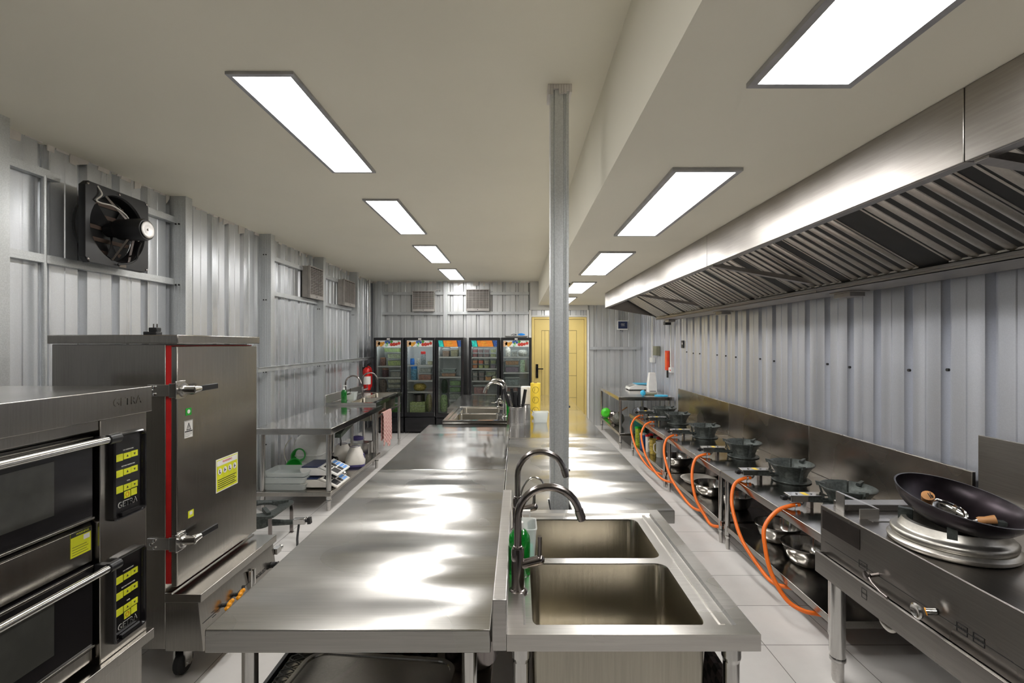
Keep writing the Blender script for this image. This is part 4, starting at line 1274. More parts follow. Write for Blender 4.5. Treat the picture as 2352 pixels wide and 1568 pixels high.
# frame plate with round hole
m = MB(); N = 48
sq = []
for j in range(N):
    a = 2 * PI * (j + 0.5) / N
    c, s_ = math.cos(a), math.sin(a)
    k = 0.2575 / max(abs(c), abs(s_))
    sq.append((c * k, s_ * k))
def rg(rad, x): return [(x, fc.y + rad * math.cos(2 * PI * (j + 0.5) / N), fc.z + rad * math.sin(2 * PI * (j + 0.5) / N)) for j in range(N)]
def sqr(x, g=1.0): return [(x, fc.y + u * g, fc.z + v * g) for u, v in sq]
m.loft([rg(fr, -2.79), rg(fr, -2.712), rg(fr + 0.008, -2.700), sqr(-2.700, 0.985), sqr(-2.708), sqr(-2.74), sqr(-2.74, 0.98), sqr(-2.715, 0.97), rg(fr + 0.01, -2.715), rg(fr + 0.01, -2.79)], False, False, closed=True)
m.build('fan_housing', M['black'], t, world=True, sharp=30)
m = MB()
for k in range(5):
    z = fc.z - 0.17 + 0.08 * k
    hw = math.sqrt(max(0, 0.205 ** 2 - (z - fc.z) ** 2))
    m.hexa([(-2.80, fc.y - hw, z), (-2.795, fc.y - hw, z), (-2.795, fc.y + hw, z), (-2.80, fc.y + hw, z), (-2.785, fc.y - hw, z + 0.022), (-2.780, fc.y - hw, z + 0.022), (-2.780, fc.y + hw, z + 0.022), (-2.785, fc.y + hw, z + 0.022)])
m.build('shutter', plain('brown_shutter', (0.17, 0.12, 0.095), 0.5), t, world=True)
MB().lathe([(0.001, -2.812), (0.225, -2.812), (0.225, -2.802), (0.001, -2.802)], (0, fc.y, fc.z), 32, 'X').build('shade_disc', M['ink'], t, world=True)  # black disc added as the dark behind the shutter, hides the bright wall
for k in range(3):
    m = MB(); a0 = 2 * PI * k / 3 + 0.6
    r_ = []
    for q_ in range(7):
        rad = 0.05 + 0.145 * q_ / 6
        w_ = 0.28 + 0.10 * q_ / 6
        r_.append([(-2.755 + 0.022, fc.y + rad * math.cos(a0 - w_), fc.z + rad * math.sin(a0 - w_)), (-2.755 - 0.006, fc.y + rad * math.cos(a0), fc.z + rad * math.sin(a0)),
                   (-2.755 - 0.022, fc.y + rad * math.cos(a0 + w_), fc.z + rad * math.sin(a0 + w_)), (-2.757 - 0.022, fc.y + rad * math.cos(a0 + w_), fc.z + rad * math.sin(a0 + w_)),
                   (-2.758 - 0.006, fc.y + rad * math.cos(a0), fc.z + rad * math.sin(a0)), (-2.757 + 0.022, fc.y + rad * math.cos(a0 - w_), fc.z + rad * math.sin(a0 - w_))])
    m.loft(r_)
    m.build('fan_blade', M['black'], t, world=True)
m = MB().lathe([(0.05, -2.775), (0.052, -2.73), (0.045, -2.715), (0.066, -2.70), (0.074, -2.67), (0.074, -2.530), (0.068, -2.513), (0.03, -2.51)], (0, fc.y, fc.z), 32, 'X')
mo = m.build('motor', M['black'], t, world=True)
MB().lathe([(0.055, -2.5115), (0.058, -2.505), (0.050, -2.502), (0.030, -2.506), (0.008, -2.506), (0.006, -2.500), (0.001, -2.500)], (0, fc.y, fc.z), 28, 'X').build('motor_cap', M['apron'], mo, world=True)
for a in (PI / 2 + 0.5, PI * 1.5 - 0.25, PI * 1.5 + 0.35, 0.55):
    p0 = (-2.62, fc.y + 0.06 * math.cos(a), fc.z + 0.06 * math.sin(a)); p1 = (-2.70, fc.y + 0.222 * math.cos(a), fc.z + 0.222 * math.sin(a))
    MB().bar(p0, p1, 0.012, 0.012).build('motor_strut', M['gun'], t, world=True)
m = MB().tube(spline([(-2.70, 3.075, 2.63), (-2.685, 3.09, 2.58), (-2.69, 3.055, 2.535), (-2.69, 3.09, 2.525), (-2.66, 3.15, 2.52), (-2.63, 3.21, 2.48), (-2.62, 3.235, 2.43), (-2.60, 3.24, 2.36), (-2.59, 3.27, 2.315)], 8), 0.0045, 8)
m.build('power_cable', M['cream'], t, world=True)
m = MB().tube(spline([(-2.59, 3.29, 2.31), (-2.62, 3.30, 2.25), (-2.64, 3.31, 2.20), (-2.66, 3.27, 2.165), (-2.69, 3.22, 2.150)], 8), 0.007, 8)
m.build('black_cable', M['black'], t, world=True)
m = MB()
for y in (fy0 + 0.02, (fy0 + fy1) / 2, fy1 - 0.02):
    for z in (fz0 + 0.02, fz1 - 0.02): m.lathe([(0.008, -2.7), (0.008, -2.696), (0.001, -2.694)], (0, y, z), 10, 'X')
m.box(-2.70, -2.6985, 3.24, 3.30, 2.137, 2.157)
m.build('plate_screw', M['gun'], t, world=True)

# ---------------------------------------------------------------- wall air conditioners
def air_con(label, loc, rz, w_=0.46, h=0.34, d=0.20, grp='window air conditioners'):
    """front looks along local -y; origin at the bottom centre of the back"""
    t = thing('air_conditioner', label, 'air conditioner', loc, rz, grp)
    MB().box(-w_ / 2 + 0.01, w_ / 2 - 0.01, -d + 0.02, -0.001, 0.01, h - 0.005).build('casing', M['acgrey'], t, bevel=0.004)
    m = MB(); y = -d
    m.box(-w_ / 2, w_ / 2, y, y + 0.03, 0, 0.05).box(-w_ / 2, w_ / 2, y, y + 0.03, h - 0.014, h).box(-w_ / 2, -w_ / 2 + 0.014, y, y + 0.03, 0.05, h - 0.014).box(w_ / 2 - 0.014, w_ / 2, y, y + 0.03, 0.05, h - 0.014)
    m.build('front_frame', M['acgrey'], t, bevel=0.003)
    MB().box(-w_ / 2 + 0.014, w_ / 2 - 0.014, y + 0.016, y + 0.022, 0.05, h - 0.014).build('filter_mesh', M['acdark'], t)
    m = MB(); n = 17
    for k in range(n):
        z = 0.056 + k * (h - 0.08) / n
        m.box(-w_ / 2 + 0.014, w_ / 2 - 0.014, y + 0.003, y + 0.011, z, z + 0.0075)
    for k in range(6):
        x = -w_ / 2 + 0.014 + (k + 0.5) * (w_ - 0.028) / 6
        m.box(x - 0.0025, x + 0.0025, y + 0.0105, y + 0.014, 0.05, h - 0.014)
    m.build('grille', M['acgrey'], t)
    MB().box(-0.008, 0.008, y - 0.002, y, 0.02, 0.034).build('badge', M['ink'], t)
    return t
# left wall: front faces +X
air_con('nearer of the two grey air conditioners high on the left wall', (XL + 0.02, 6.515, 2.218), PI / 2, 0.43, 0.43, 0.115)
air_con('farther of the two grey air conditioners high on the left wall', (XL + 0.02, 7.80, 2.218), PI / 2, 0.50, 0.42, 0.115)
air_con('left air conditioner on the far wall above the fridges', (-1.84, YF - 0.001, 2.235), 0, 0.43, 0.40, 0.13)
air_con('right air conditioner on the far wall above the fridges', (-0.785, YF - 0.001, 2.245), 0, 0.45, 0.42, 0.13)
m = MB().tube(spline([(-1.66, YF - 0.03, 2.63), (-1.60, YF - 0.03, 2.66), (-1.52, YF - 0.03, 2.68)], 5), 0.006, 6)
tag(m.build('white_cable', M['white']), 'short loose white cable above the left air conditioner of the far wall', 'cable')

# fire extinguisher
t = thing('fire_extinguisher', 'red fire extinguisher hanging on the left wall beyond the sink', 'extinguisher', (-2.66, 8.42, 0.80))
MB().lathe([(0.001, 0), (0.062, 0), (0.068, 0.012), (0.068, 0.33), (0.058, 0.365), (0.03, 0.39), (0.022, 0.40)], n=32).build('cylinder', M['redpaint'], t)
MB().lathe([(0.022, 0.40), (0.022, 0.425), (0.012, 0.43)], n=16).bar((0.0, 0, 0.43), (0.09, -0.02, 0.455), 0.018, 0.008).bar((0, 0, 0.43), (0.085, -0.02, 0.485), 0.018, 0.008).build('valve_head', M['black'], t)
MB().lathe([(0.0686, 0.10), (0.0686, 0.24)], n=32, a0=-1.0).build('label_band', M['paper'], t)
MB().tube(spline([(0.02, -0.02, 0.42), (0.08, -0.03, 0.38), (0.09, -0.02, 0.26), (0.085, 0, 0.12), (0.08, 0, 0.05)], 7), 0.009, 8).build('hose', M['redpaint'], t)
MB().box(-0.07, -0.04, -0.02, 0.02, 0.28, 0.40).build('wall_bracket', M['black'], t)
# ---------------------------------------------------------------- gas burners with bowl shaped pot stands
def burner(label, loc):
    t = thing('gas_burner', label, 'burner', loc, 0, 'bowl burners of the low benches')
    m = MB()
    # cast bowl
    m.lathe([(0.095, 0.0), (0.128, 0.0), (0.132, 0.006), (0.126, 0.012), (0.102, 0.014), (0.098, 0.030), (0.112, 0.070), (0.138, 0.110), (0.152, 0.122), (0.156, 0.130),
             (0.150, 0.133), (0.134, 0.122), (0.105, 0.075), (0.088, 0.03), (0.085, 0.012), (0.085, 0.002)], n=44, closed=True)
    m.build('burner_bowl', M['iron'], t, sharp=50)
    for a in (0.5, 0.5 + 2 * PI / 3, 0.5 + 4 * PI / 3):
        c, s_ = math.cos(a), math.sin(a)
        d = Vector((c, s_, 0)); q = Vector((-s_, c, 0))
        m = MB()
        def P(r_, w_, z): return d * r_ + q * w_ + Vector((0, 0, z))
        m.hexa([P(0.120, -0.016, 0.118), P(0.166, -0.010, 0.118), P(0.166, 0.010, 0.118), P(0.120, 0.016, 0.118), P(0.118, -0.012, 0.134), P(0.172, -0.009, 0.143), P(0.172, 0.009, 0.143), P(0.118, 0.012, 0.134)])
        m.build('support_ear', M['iron'], t)
        m = MB().hexa([P(0.110, -0.010, 0.004), P(0.128, -0.010, 0.004), P(0.128, 0.010, 0.004), P(0.110, 0.010, 0.004), P(0.142, -0.007, 0.115), P(0.152, -0.007, 0.115), P(0.152, 0.007, 0.115), P(0.142, 0.007, 0.115)])
        m.build('rib', M['iron'], t)
    m = MB().lathe([(0.001, 0.0), (0.04, 0.0), (0.045, 0.03), (0.05, 0.05), (0.04, 0.062), (0.001, 0.065)], n=28)
    m.build('burner_head', M['iron'], t)
    MB().cyl((0.0, 0.0, 0.06), (0.0, 0.0, 0.168), 0.006, n=10).build('pilot_pin', M['leg'], t)
    m = MB().tube([(-0.09, 0, 0.045), (-0.16, 0, 0.045), (-0.21, 0, 0.048)], [0.016, 0.013, 0.013], 12).bar((-0.17, 0, 0.055), (-0.27, 0, 0.060), 0.045, 0.034)
    m.build('mixing_pipe', M['iron'], t)
    m = MB().box(-0.372, -0.265, -0.035, 0.035, 0.045, 0.082).box(-0.378, -0.145, -0.038, 0.038, 0.082, 0.086)
    v = m.build('valve_box', M['leg'], t, bevel=0.002)
    MB().box(-0.285, -0.255, -0.028, 0.028, 0.0862, 0.0866).build('yellow_sticker', M['ypaper'], v)
    m = MB().cyl((-0.372, 0, 0.062), (-0.385, 0, 0.062), 0.012, n=14).bar((-0.385, 0, 0.062), (-0.412, 0, 0.062), 0.034, 0.018).cyl((-0.385, 0, 0.062), (-0.400, 0, 0.062), 0.017, n=14)
    m.build('gas_knob', M['black'], v)
    m = MB()
    for x in (-0.20, -0.29):
        m.lathe([(0.007, 0.086), (0.007, 0.090), (0.001, 0.092)], (x - 0.03, 0.0, 0), 10)
    m.build('box_screw', M['chrome'], v)
    MB().tube([(-0.285, -0.01, 0.048), (-0.285, -0.01, 0.034), (-0.292, -0.012, 0.026), (-0.305, -0.012, 0.024)], 0.007, 10).build('gas_inlet', M['gun'], v)
    MB().box(-0.245, -0.225, -0.02, 0.02, 0.0, 0.045).build('box_foot', M['gun'], t)
    return t
BY = [2.97, 3.56, 4.32, 5.20, 6.08, 6.62]
EY = [2.67, 2.96, 3.93, 4.30, 5.20, 5.52]
ORD = ['nearest', 'second nearest', 'third nearest', 'fourth nearest', 'fifth nearest', 'farthest']
b0 = burner('%s cast iron bowl burner on the low benches, beside the wok range' % ORD[0], (2.045, BY[0], 0.601))
for i in range(1, 6):
    dup(b0, (2.03, BY[i], 0.601), 0, '%s cast iron bowl burner of the row on the low benches' % ORD[i])
for i in range(6):
    ys_, ye = BY[i], EY[i]
    x0 = (2.045 if i == 0 else 2.03) - 0.308
    L = lambda k: ys_ + (ye - ys_) * k
    xo = [1.485, 1.525, 1.53, 1.52, 1.51, 1.50][i]
    pts = [(x0, ys_ - 0.012, 0.624), (x0 - 0.05, ys_ - 0.02, 0.622), (1.595, L(0.06), 0.585), (xo + 0.02, L(0.16), 0.50), (xo, L(0.3), 0.40), (xo + 0.005, L(0.5), 0.27), (xo + 0.05, L(0.75), 0.155), (1.60, L(0.92), 0.118), (1.67, ye, 0.112), (1.78, ye - 0.03, 0.11)]
    t = thing('gas_hose', 'orange gas hose looping down from the %s bowl burner to below the shelf' % ORD[i], 'hose', (xo, L(0.5), 0.1), 0, 'orange gas hoses')
    MB().tube(spline(pts, 8), 0.0122, 14).build('hose_tube', M['orange'], t, world=True)
    MB().cyl((x0 - 0.024, ys_ - 0.018, 0.6235), (x0 - 0.036, ys_ - 0.020, 0.6225), 0.0136, n=16).box(x0 - 0.033, x0 - 0.029, ys_ - 0.021, ys_ - 0.017, 0.595, 0.615).build('hose_clamp', M['chrome'], t, world=True)

# ---------------------------------------------------------------- wok range
WX, WY1, WZ = 1.520, 2.405, 0.812
t = thing('wok_range', 'steel wok range at the right edge with cast burner rings on top', 'stove', (1.9, 1.3, 0))
m = MB()
m.box(WX, 2.335, 0.30, WY1, WZ - 0.003, WZ)
m.box(WX, WX + 0.004, 0.30, WY1, 0.575, WZ - 0.003)
m.box(WX, 2.335, WY1 - 0.004, WY1, 0.55, WZ - 0.003)
m.box(WX + 0.004, 2.335, 0.30, 0.304, 0.55, WZ - 0.003).box(WX + 0.004, 2.335, 0.304, WY1 - 0.004, 0.55, 0.554)
m.build('range_body', M['range'], t, world=True, bevel=0.0015)
MB().box(2.338, 2.352, 0.3, WY1 + 0.03, WZ - 0.10, 1.155).box(2.30, 2.338, 0.3, WY1, WZ, WZ + 0.05).build('splashback', M['range'], t, world=True, bevel=0.003)
MB().box(WX + 0.05, WX + 0.60, WY1 - 0.10, WY1 - 0.02, WZ, WZ + 0.030).build('rear_channel', M['range'], t, world=True, bevel=0.003)
# gutter rail below the front
m = MB().box(1.478, 1.484, 0.30, WY1 - 0.02, 0.490, 0.590).box(1.484, WX, 0.30, WY1 - 0.02, 0.490, 0.494).box(1.484, 1.492, 0.30, WY1 - 0.02, 0.586, 0.590).box(1.478, WX, WY1 - 0.024, WY1 - 0.02, 0.494, 0.586)
m.hexa([(1.492, 0.3, 0.575), (WX, 0.3, 0.560), (WX, WY1 - 0.03, 0.560), (1.492, WY1 - 0.03, 0.575), (1.492, 0.3, 0.578), (WX, 0.3, 0.563), (WX, WY1 - 0.03, 0.563), (1.492, WY1 - 0.03, 0.578)])
m.build('gutter', M['range'], t, world=True, bevel=0.0015)
for x in (1.535, 2.27):
    for y in (2.30, 0.45):
        leg(t, x, y, 0.556, 0.033, 0, foot=0.12)
xw = WX - 0.0006
m = MB()
m.box(xw - 0.0006, xw, 1.15, 2.37, 0.6385, 0.6405)
for (a, b_) in ((2.085, 2.135), (1.62, 1.66), (1.56, 1.60)):
    for (ya, yb, za, zb) in ((a, b_, 0.655, 0.657), (a, b_, 0.625, 0.627), (a, a + 0.002, 0.625, 0.657), (b_ - 0.002, b_, 0.625, 0.657)):
        m.box(xw - 0.0008, xw, ya, yb, za, zb)
for (a, b_) in ((2.03, 2.06), (1.30, 1.40)):
    for (ya, yb, za, zb) in ((a, b_, 0.570, 0.572), (a, b_, 0.530, 0.532), (a, a + 0.002, 0.53, 0.572), (b_ - 0.002, b_, 0.53, 0.572)):
        m.box(1.4772, 1.478, ya, yb, za, zb)
m.build('engraved_mark', M['ink'], t, world=True)
text(t, 'LIGHT', 0.015, (xw - 0.0005, 2.11, 0.641), FXN, M['ink'], name='engraved_lettering', depth=0.0003)
text(t, 'WATER', 0.013, (xw - 0.0005, 1.64, 0.641), FXN, M['ink'], name='engraved_lettering', depth=0.0003)
text(t, 'BURNER', 0.012, (xw - 0.0005, 1.58, 0.641), FXN, M['ink'], name='engraved_lettering', depth=0.0003)
text(t, 'WATER', 0.011, (1.4778, 2.045, 0.551), FXN, M['ink'], name='engraved_lettering', depth=0.0003)
m = MB().box(xw - 0.0012, xw, 2.13, 2.39, 0.700, 0.792)
m.build('cover_plate', plain('dark_plate', (0.06, 0.05, 0.045), 0.3, 0.8), t, world=True)
# ignition lever and burner valve
m = MB().cyl((WX, 2.02, 0.645), (WX - 0.035, 2.02, 0.64), 0.008, n=14).lathe([(0.001, 0), (0.017, 0.002), (0.015, 0.012), (0.001, 0.014)], (WX - 0.05, 2.03, 0.638), 16, 'X').tube([(WX - 0.04, 2.03, 0.640), (WX - 0.05, 1.99, 0.625), (WX - 0.052, 1.94, 0.612), (WX - 0.050, 1.905, 0.607)], [0.005, 0.0045, 0.005, 0.007], 10)
m.build('pilot_lever', M['gun'], t, world=True)
m = MB().cyl((WX, 1.74, 0.645), (WX - 0.030, 1.755, 0.638), 0.012, n=14).lathe([(0.012, 0.0), (0.026, -0.006), (0.028, -0.014), (0.022, -0.018), (0.014, -0.012), (0.001, -0.012)], (WX - 0.040, 1.765, 0.634), 20, 'X')
m.mat(1).cyl((WX - 0.026, 1.752, 0.639), (WX - 0.029, 1.754, 0.638), 0.0135, n=12)
m.build('burner_valve', [M['leg'], M['amber']], t, world=True)
# water pipe loop
c = Vector((1.56, 2.02, 0.46))
m = MB().tube([c + Vector((0, 0.045 * math.cos(a), 0.045 * math.sin(a))) for a in [PI * (0.85 + 1.35 * k / 20) for k in range(21)]], 0.009, 12)
m.build('drain_loop', M['cream'], t, world=True)
# cast rings
rx, ry = 1.722, 1.905
def ringat(x, y, name='burner_ring'):
    m = MB().lathe([(0.10, 0.0), (0.190, 0.0), (0.203, 0.010), (0.205, 0.022), (0.196, 0.032), (0.187, 0.034), (0.193, 0.042), (0.194, 0.054), (0.186, 0.062), (0.172, 0.064), (0.166, 0.072), (0.155, 0.096), (0.140, 0.098), (0.136, 0.09), (0.13, 0.05), (0.10, 0.03)], (x, y, WZ), 56, closed=True)
    o = m.build(name, M['ring'], t, world=True, sharp=50)
    for a in (-0.4, 0.9, 2.4, 4.0):
        d = Vector((math.cos(a), math.sin(a), 0)); p = Vector((x, y, WZ + 0.10))
        MB().bar(p + d * 0.118, p + d * 0.165, 0.03, 0.045).build('pot_support', M['iron'], o, world=True)
ringat(rx, ry)
ringat(1.75, 0.95)
# bent sheet bracket
t2 = thing('steel_bracket', 'bent sheet steel bracket standing on the front corner of the wok range', 'bracket', (1.62, 2.26, WZ))
m = MB().box(1.555, 1.559, 2.285, 2.345, WZ, WZ + 0.085).hexa([(1.555, 2.285, WZ + 0.082), (1.559, 2.285, WZ + 0.082), (1.565, 2.345, WZ + 0.085), (1.555, 2.345, WZ + 0.085), (1.655, 2.20, WZ + 0.045), (1.659, 2.20, WZ + 0.045), (1.661, 2.24, WZ + 0.048), (1.655, 2.24, WZ + 0.048)])
m.box(1.57, 1.66, 2.20, 2.204, WZ, WZ + 0.046).box(1.656, 1.66, 2.204, 2.235, WZ, WZ + 0.046).box(1.605, 1.70, 2.165, 2.20, WZ, WZ + 0.003)
m.build('bent_plate', M['apron'], t2, world=True)
# wok
t = thing('wok', 'large black iron wok tilted on the wok range', 'wok', (rx - 0.003, ry - 0.005, WZ + 0.085))
prof = []
Rw = 0.205
for k in range(13):
    a = k / 12; prof.append((Rw * math.sin(a * PI / 2 * 0.92) / math.sin(PI / 2 * 0.92) + 0.0005, 0.125 * (1 - math.cos(a * PI / 2 * 0.96))))
inner = [(r_ - 0.003 if r_ > 0.01 else 0.0005, z + 0.003) for r_, z in prof[::-1]]
m = MB().lathe(prof + [(Rw + 0.004, prof[-1][1] + 0.003)] + inner, n=72)
TILT = Matrix.Rotation(0.10, 4, 'Y') @ Matrix.Rotation(0.21, 4, 'X')
m.xf(TILT)
m.build('wok_pan', M['wok'], t, sharp=60)
# ladle lying in it
def ladle(label, pc, p1, handle_end, rb, num=None):
    t = thing('ladle', label, 'ladle', pc)
    pc = Vector(pc)
    if rb:
        prof = []
        for k in range(9):
            a = k / 8 * PI / 2; prof.append((rb * math.sin(a) + 0.0004, -rb * 0.55 * math.cos(a)))
        m = MB().lathe(prof + [(r_ - 0.0015 if r_ > 0.004 else 0.0004, z + 0.0015) for r_, z in prof[::-1]], n=36)
        m.xf(Matrix.Translation((0, 0, rb * 0.55)) @ Matrix.Rotation(0.35, 4, 'X'))
        m.build('ladle_bowl', M['chrome'], t, sharp=60)
    a = Vector(p1) - pc; b_ = Vector(handle_end) - pc
    d = (b_ - a)
    MB().tube([a * 0.4, a, a + d * 0.15], [0.005, 0.006, 0.010], 10).build('ferrule', M['leg'], t)
    MB().tube([a + d * 0.08, a + d * 0.2, a + d * 0.5, a + d * 0.85, b_ - d * 0.01, b_], [0.012, 0.0145, 0.013, 0.016, 0.0165, 0.011], 16).build('wooden_handle', M['wood'], t)
    t.scale = (1.3, 1.3, 1.3)
    return t, b_
zc = WZ + 0.085
l1, e1 = ladle('small wood handled ladle in the wok, handle end marked 16', (rx - 0.005, ry + 0.015, zc + 0.020), (rx - 0.055, ry + 0.03, zc + 0.045), (rx - 0.083, ry - 0.01, zc + 0.100), 0.052)
text(l1, '16', 0.024, Vector((rx - 0.083, ry - 0.01, zc + 0.100)) + Vector((-0.004, -0.0135, 0.003)), (PI / 2 - 0.55, 0, 0.5), M['ink'], depth=0.0008)
l2, e2 = ladle('wood handled spatula in the wok, its round handle end pointing right', (rx + 0.02, ry - 0.03, zc + 0.020), (rx + 0.055, ry - 0.045, zc + 0.034), (rx + 0.105, ry - 0.075, zc + 0.050), 0.0)
l2.scale = (1.0, 1.0, 1.0)
MB().tube([(-0.02, 0.01, 0.002), (0.03, -0.01, 0.012)], 0.004, 8).build('shaft', M['leg'], l2)

# thing on the floor under the wok range
t = thing('floor_burner', 'low grey green metal stand on the floor under the wok range', 'stand', (1.80, 1.62, 0))
m = MB().box(1.78, 2.05, 1.35, 1.75, 0.26, 0.285)
m.build('stand_top', M['iron'], t, world=True, bevel=0.006)
for x in (1.80, 2.03):
    for y in (1.38, 1.72):
        MB().box(x - 0.014, x + 0.014, y - 0.014, y + 0.014, 0.0, 0.26).build('leg', M['gun'], t, world=True)

# ---------------------------------------------------------------- steel basins on the bench shelves
def basin_bowl(label, x, y, r, h, mat='leg', z=0.184, name='mixing_bowl', flute=True, hook=True):
    t = thing(name, label, 'bowl', (x, y, z), 0, 'steel bowls on the bench shelves')
    m = MB(); n = 56
    prof = [(0.55, 0), (0.70, 0.06), (0.84, 0.30), (0.93, 0.62), (0.98, 0.93), (1.06, 0.985), (1.06, 1.0), (0.975, 0.985), (0.92, 0.66), (0.82, 0.32), (0.68, 0.09), (0.5, 0.03)]
    rings = []
    for q, hh in prof:
        ring_ = []
        for j in range(n):
            a = 2 * PI * j / n
            k = 1 + (0.014 * math.cos(14 * a) if 0.1 < hh < 0.8 else 0)
            ring_.append((r * q * k * math.cos(a), r * q * k * math.sin(a), h * hh))
        rings.append(ring_)
    m.loft(rings)
    m.build('bowl_body', M[mat], t, sharp=60)
    if hook:
        MB().tube([(-r * 1.0, -0.02, h * 0.93), (-r * 1.07, -0.012, h * 0.99), (-r * 1.09, 0, h * 1.0), (-r * 1.07, 0.012, h * 0.99), (-r * 1.0, 0.02, h * 0.93)], 0.003, 6).build('hanging_loop', M[mat], t)
    return t
basin_bowl('large fluted steel bowl on the nearest bench shelf, closest to the wok range', 1.90, 3.13, 0.155, 0.125)
basin_bowl('fluted steel bowl behind the closest one on the nearest bench shelf', 1.90, 3.50, 0.15, 0.12)
basin_bowl('steel bowl on the middle bench shelf, nearest the leg pair', 1.91, 4.18, 0.125, 0.12)
basin_bowl('steel bowl in the middle of the middle bench shelf', 1.83, 4.55, 0.145, 0.11)
basin_bowl('shallow white enamel dish at the back of the middle bench shelf', 1.86, 4.93, 0.17, 0.05, 'cream', hook=False)
basin_bowl('steel bowl on the farthest bench shelf near its front leg', 1.88, 5.62, 0.16, 0.12)
t = tag(pot_mb(0.13, 0.16).build('stock_pot', M['gun'], origin=(0, 0, 0)), 'dark stock pot at the far end of the middle bench shelf', 'pot'); t.location = (2.12, 5.08, 0.184)
# jugs on the far bench shelf
def jug(label, x, y, r, h, mat, lid=None, handle=True, z=0.184, cat='jug', name='plastic_jug'):
    t = thing(name, label, cat, (x, y, z))
    MB().lathe([(0.001, 0), (r * 0.85, 0), (r * 0.9, 0.004), (r, h), (r * 1.05, h + 0.003), (r * 0.95, h + 0.003), (r * 0.86, 0.008), (0.001, 0.006)], n=28).build('jug_body', M[mat] if isinstance(mat, str) else mat, t)
    if lid: MB().lathe([(r * 1.07, h + 0.003), (r * 1.07, h + 0.02), (r * 0.5, h + 0.028), (0.001, h + 0.028)], n=24).build('lid', M[lid], t)
    if handle: MB().tube(spline([(-r * 0.95, -r * 0.3, h * 0.9), (-r * 1.5, -r * 0.5, h * 0.8), (-r * 1.5, -r * 0.5, h * 0.45), (-r * 0.9, -r * 0.3, h * 0.25)], 5), 0.006, 8).build('jug_handle', M['cream'], t)
    return t
jug('measuring jug of clear plastic nearest the leg pair on the far bench shelf', 1.80, 6.05, 0.06, 0.20, 'clearg')
jug('yellow oil filled jug on the far bench shelf', 1.755, 6.22, 0.05, 0.19, food((0.50, 0.38, 0.08)))
jug('slim white bottle between the blue tub and the yellow jug', 1.715, 6.34, 0.028, 0.20, 'white', 'red', False, cat='bottle', name='plastic_bottle')
jug('blue lidded tub on the far bench shelf', 1.70, 6.52, 0.045, 0.19, food((0.03, 0.09, 0.25)), 'clearg', False, cat='tub', name='plastic_tub')
jug('dark sauce bottle beside the slim white bottle on the far bench shelf', 1.78, 6.42, 0.03, 0.20, 'gloss_black', 'red', False, cat='bottle', name='sauce_bottle')
jug('green and yellow oil bottle at the far end of the bench shelf', 1.69, 6.73, 0.045, 0.24, food((0.35, 0.42, 0.02)), 'green', False, cat='bottle', name='oil_bottle')
jug('red capped jar behind the yellow jug on the far bench shelf', 1.90, 6.35, 0.06, 0.17, food((0.3, 0.02, 0.02)), 'red', False, cat='jar', name='sauce_jar')

# ---------------------------------------------------------------- far right table things
def scale_mb(t, w_=0.30, d=0.26, top='white', plate='navy'):
    m = MB().prism([(-d * 0.5, 0.012), (d * 0.36, 0.012), (d * 0.5, 0.04), (d * 0.5, 0.075), (-d * 0.15, 0.095), (-d * 0.46, 0.05)], -w_ / 2, w_ / 2, 'X')
    m.build('scale_housing', M[top], t, bevel=0.006)
    MB().box(-w_ / 2 - 0.01, w_ / 2 + 0.01, -d * 0.12, d * 0.62, 0.100, 0.106).build('weighing_plate', M[plate], t, bevel=0.003)
    m = MB()
    for x in (-w_ / 2 + 0.03, w_ / 2 - 0.03):
        for y in (-d * 0.42, d * 0.3): m.cyl((x, y, 0), (x, y, 0.014), 0.012, n=10)
    m.build('rubber_foot', M['black'], t)
TZ = 0.8055
# scale facing the aisle (-X side panel)
t = thing('weighing_scale', 'white electronic weighing scale on the far right table', 'scale', (2.10, 8.45, TZ), -PI / 2)
scale_mb(t, 0.30, 0.36, 'white', 'sky')
MB().hexa([(-0.11, -0.160, 0.058), (0.11, -0.160, 0.058), (0.11, -0.072, 0.0925), (-0.11, -0.072, 0.0925), (-0.11, -0.161, 0.060), (0.11, -0.161, 0.060), (0.11, -0.073, 0.0945), (-0.11, -0.073, 0.0945)]).build('keypad', M['inkgrey'], t)
t = thing('water_dispenser', 'tall tapered white plastic canister stack on the far right table', 'canister', (2.22, 7.95, TZ))
m = MB(); prof = []
n = 9
for k in range(n):
    z = 0.03 + 0.28 * k / (n - 1)
    w_ = 0.088 - 0.022 * max(0, k - 3) / (n - 4)
    prof += [(w_, z), (w_ - 0.003, z + 0.004)]
m.lathe([(0.001, 0), (0.085, 0), (0.09, 0.01)] + prof + [(0.06, 0.33), (0.001, 0.33)], n=4, a0=PI / 4, sx=1.15)
m.build('canister_body', M['white'], t, bevel=0.006)
MB().box(-0.05, 0.05, -0.066, -0.062, 0.02, 0.03).build('badge', M['ink'], t)
o = tag(MB().sphere((0, 0, 0.045), 0.042, 20, 12, 1.05).tube([(0, 0, 0.004), (0, 0, 0.012)], [0.012, 0.02], 10).build('funnel', M['sky'], origin=(0, 0, 0)), 'blue round plastic funnel on the far right table', 'funnel'); o.location = (1.935, 7.42, TZ)
o = tag(MB().prism(rrect(0, 0, 0.20, 0.16, 0.07, 8), 0.0, 0.012).build('cutting_board', M['sky'], origin=(0, 0, 0), bevel=0.004), 'light blue oval tray at the front edge of the far right table', 'tray'); o.location = (2.215, 7.42, TZ)
o = tag(MB().prism(rrect(0, 0, 0.20, 0.14, 0.02, 4), 0.0, 0.022).build('notebook', M['olive'], origin=(0, 0, 0), bevel=0.004), 'dark olive box lying behind the light blue tray', 'box'); o.location = (2.09, 7.62, TZ)
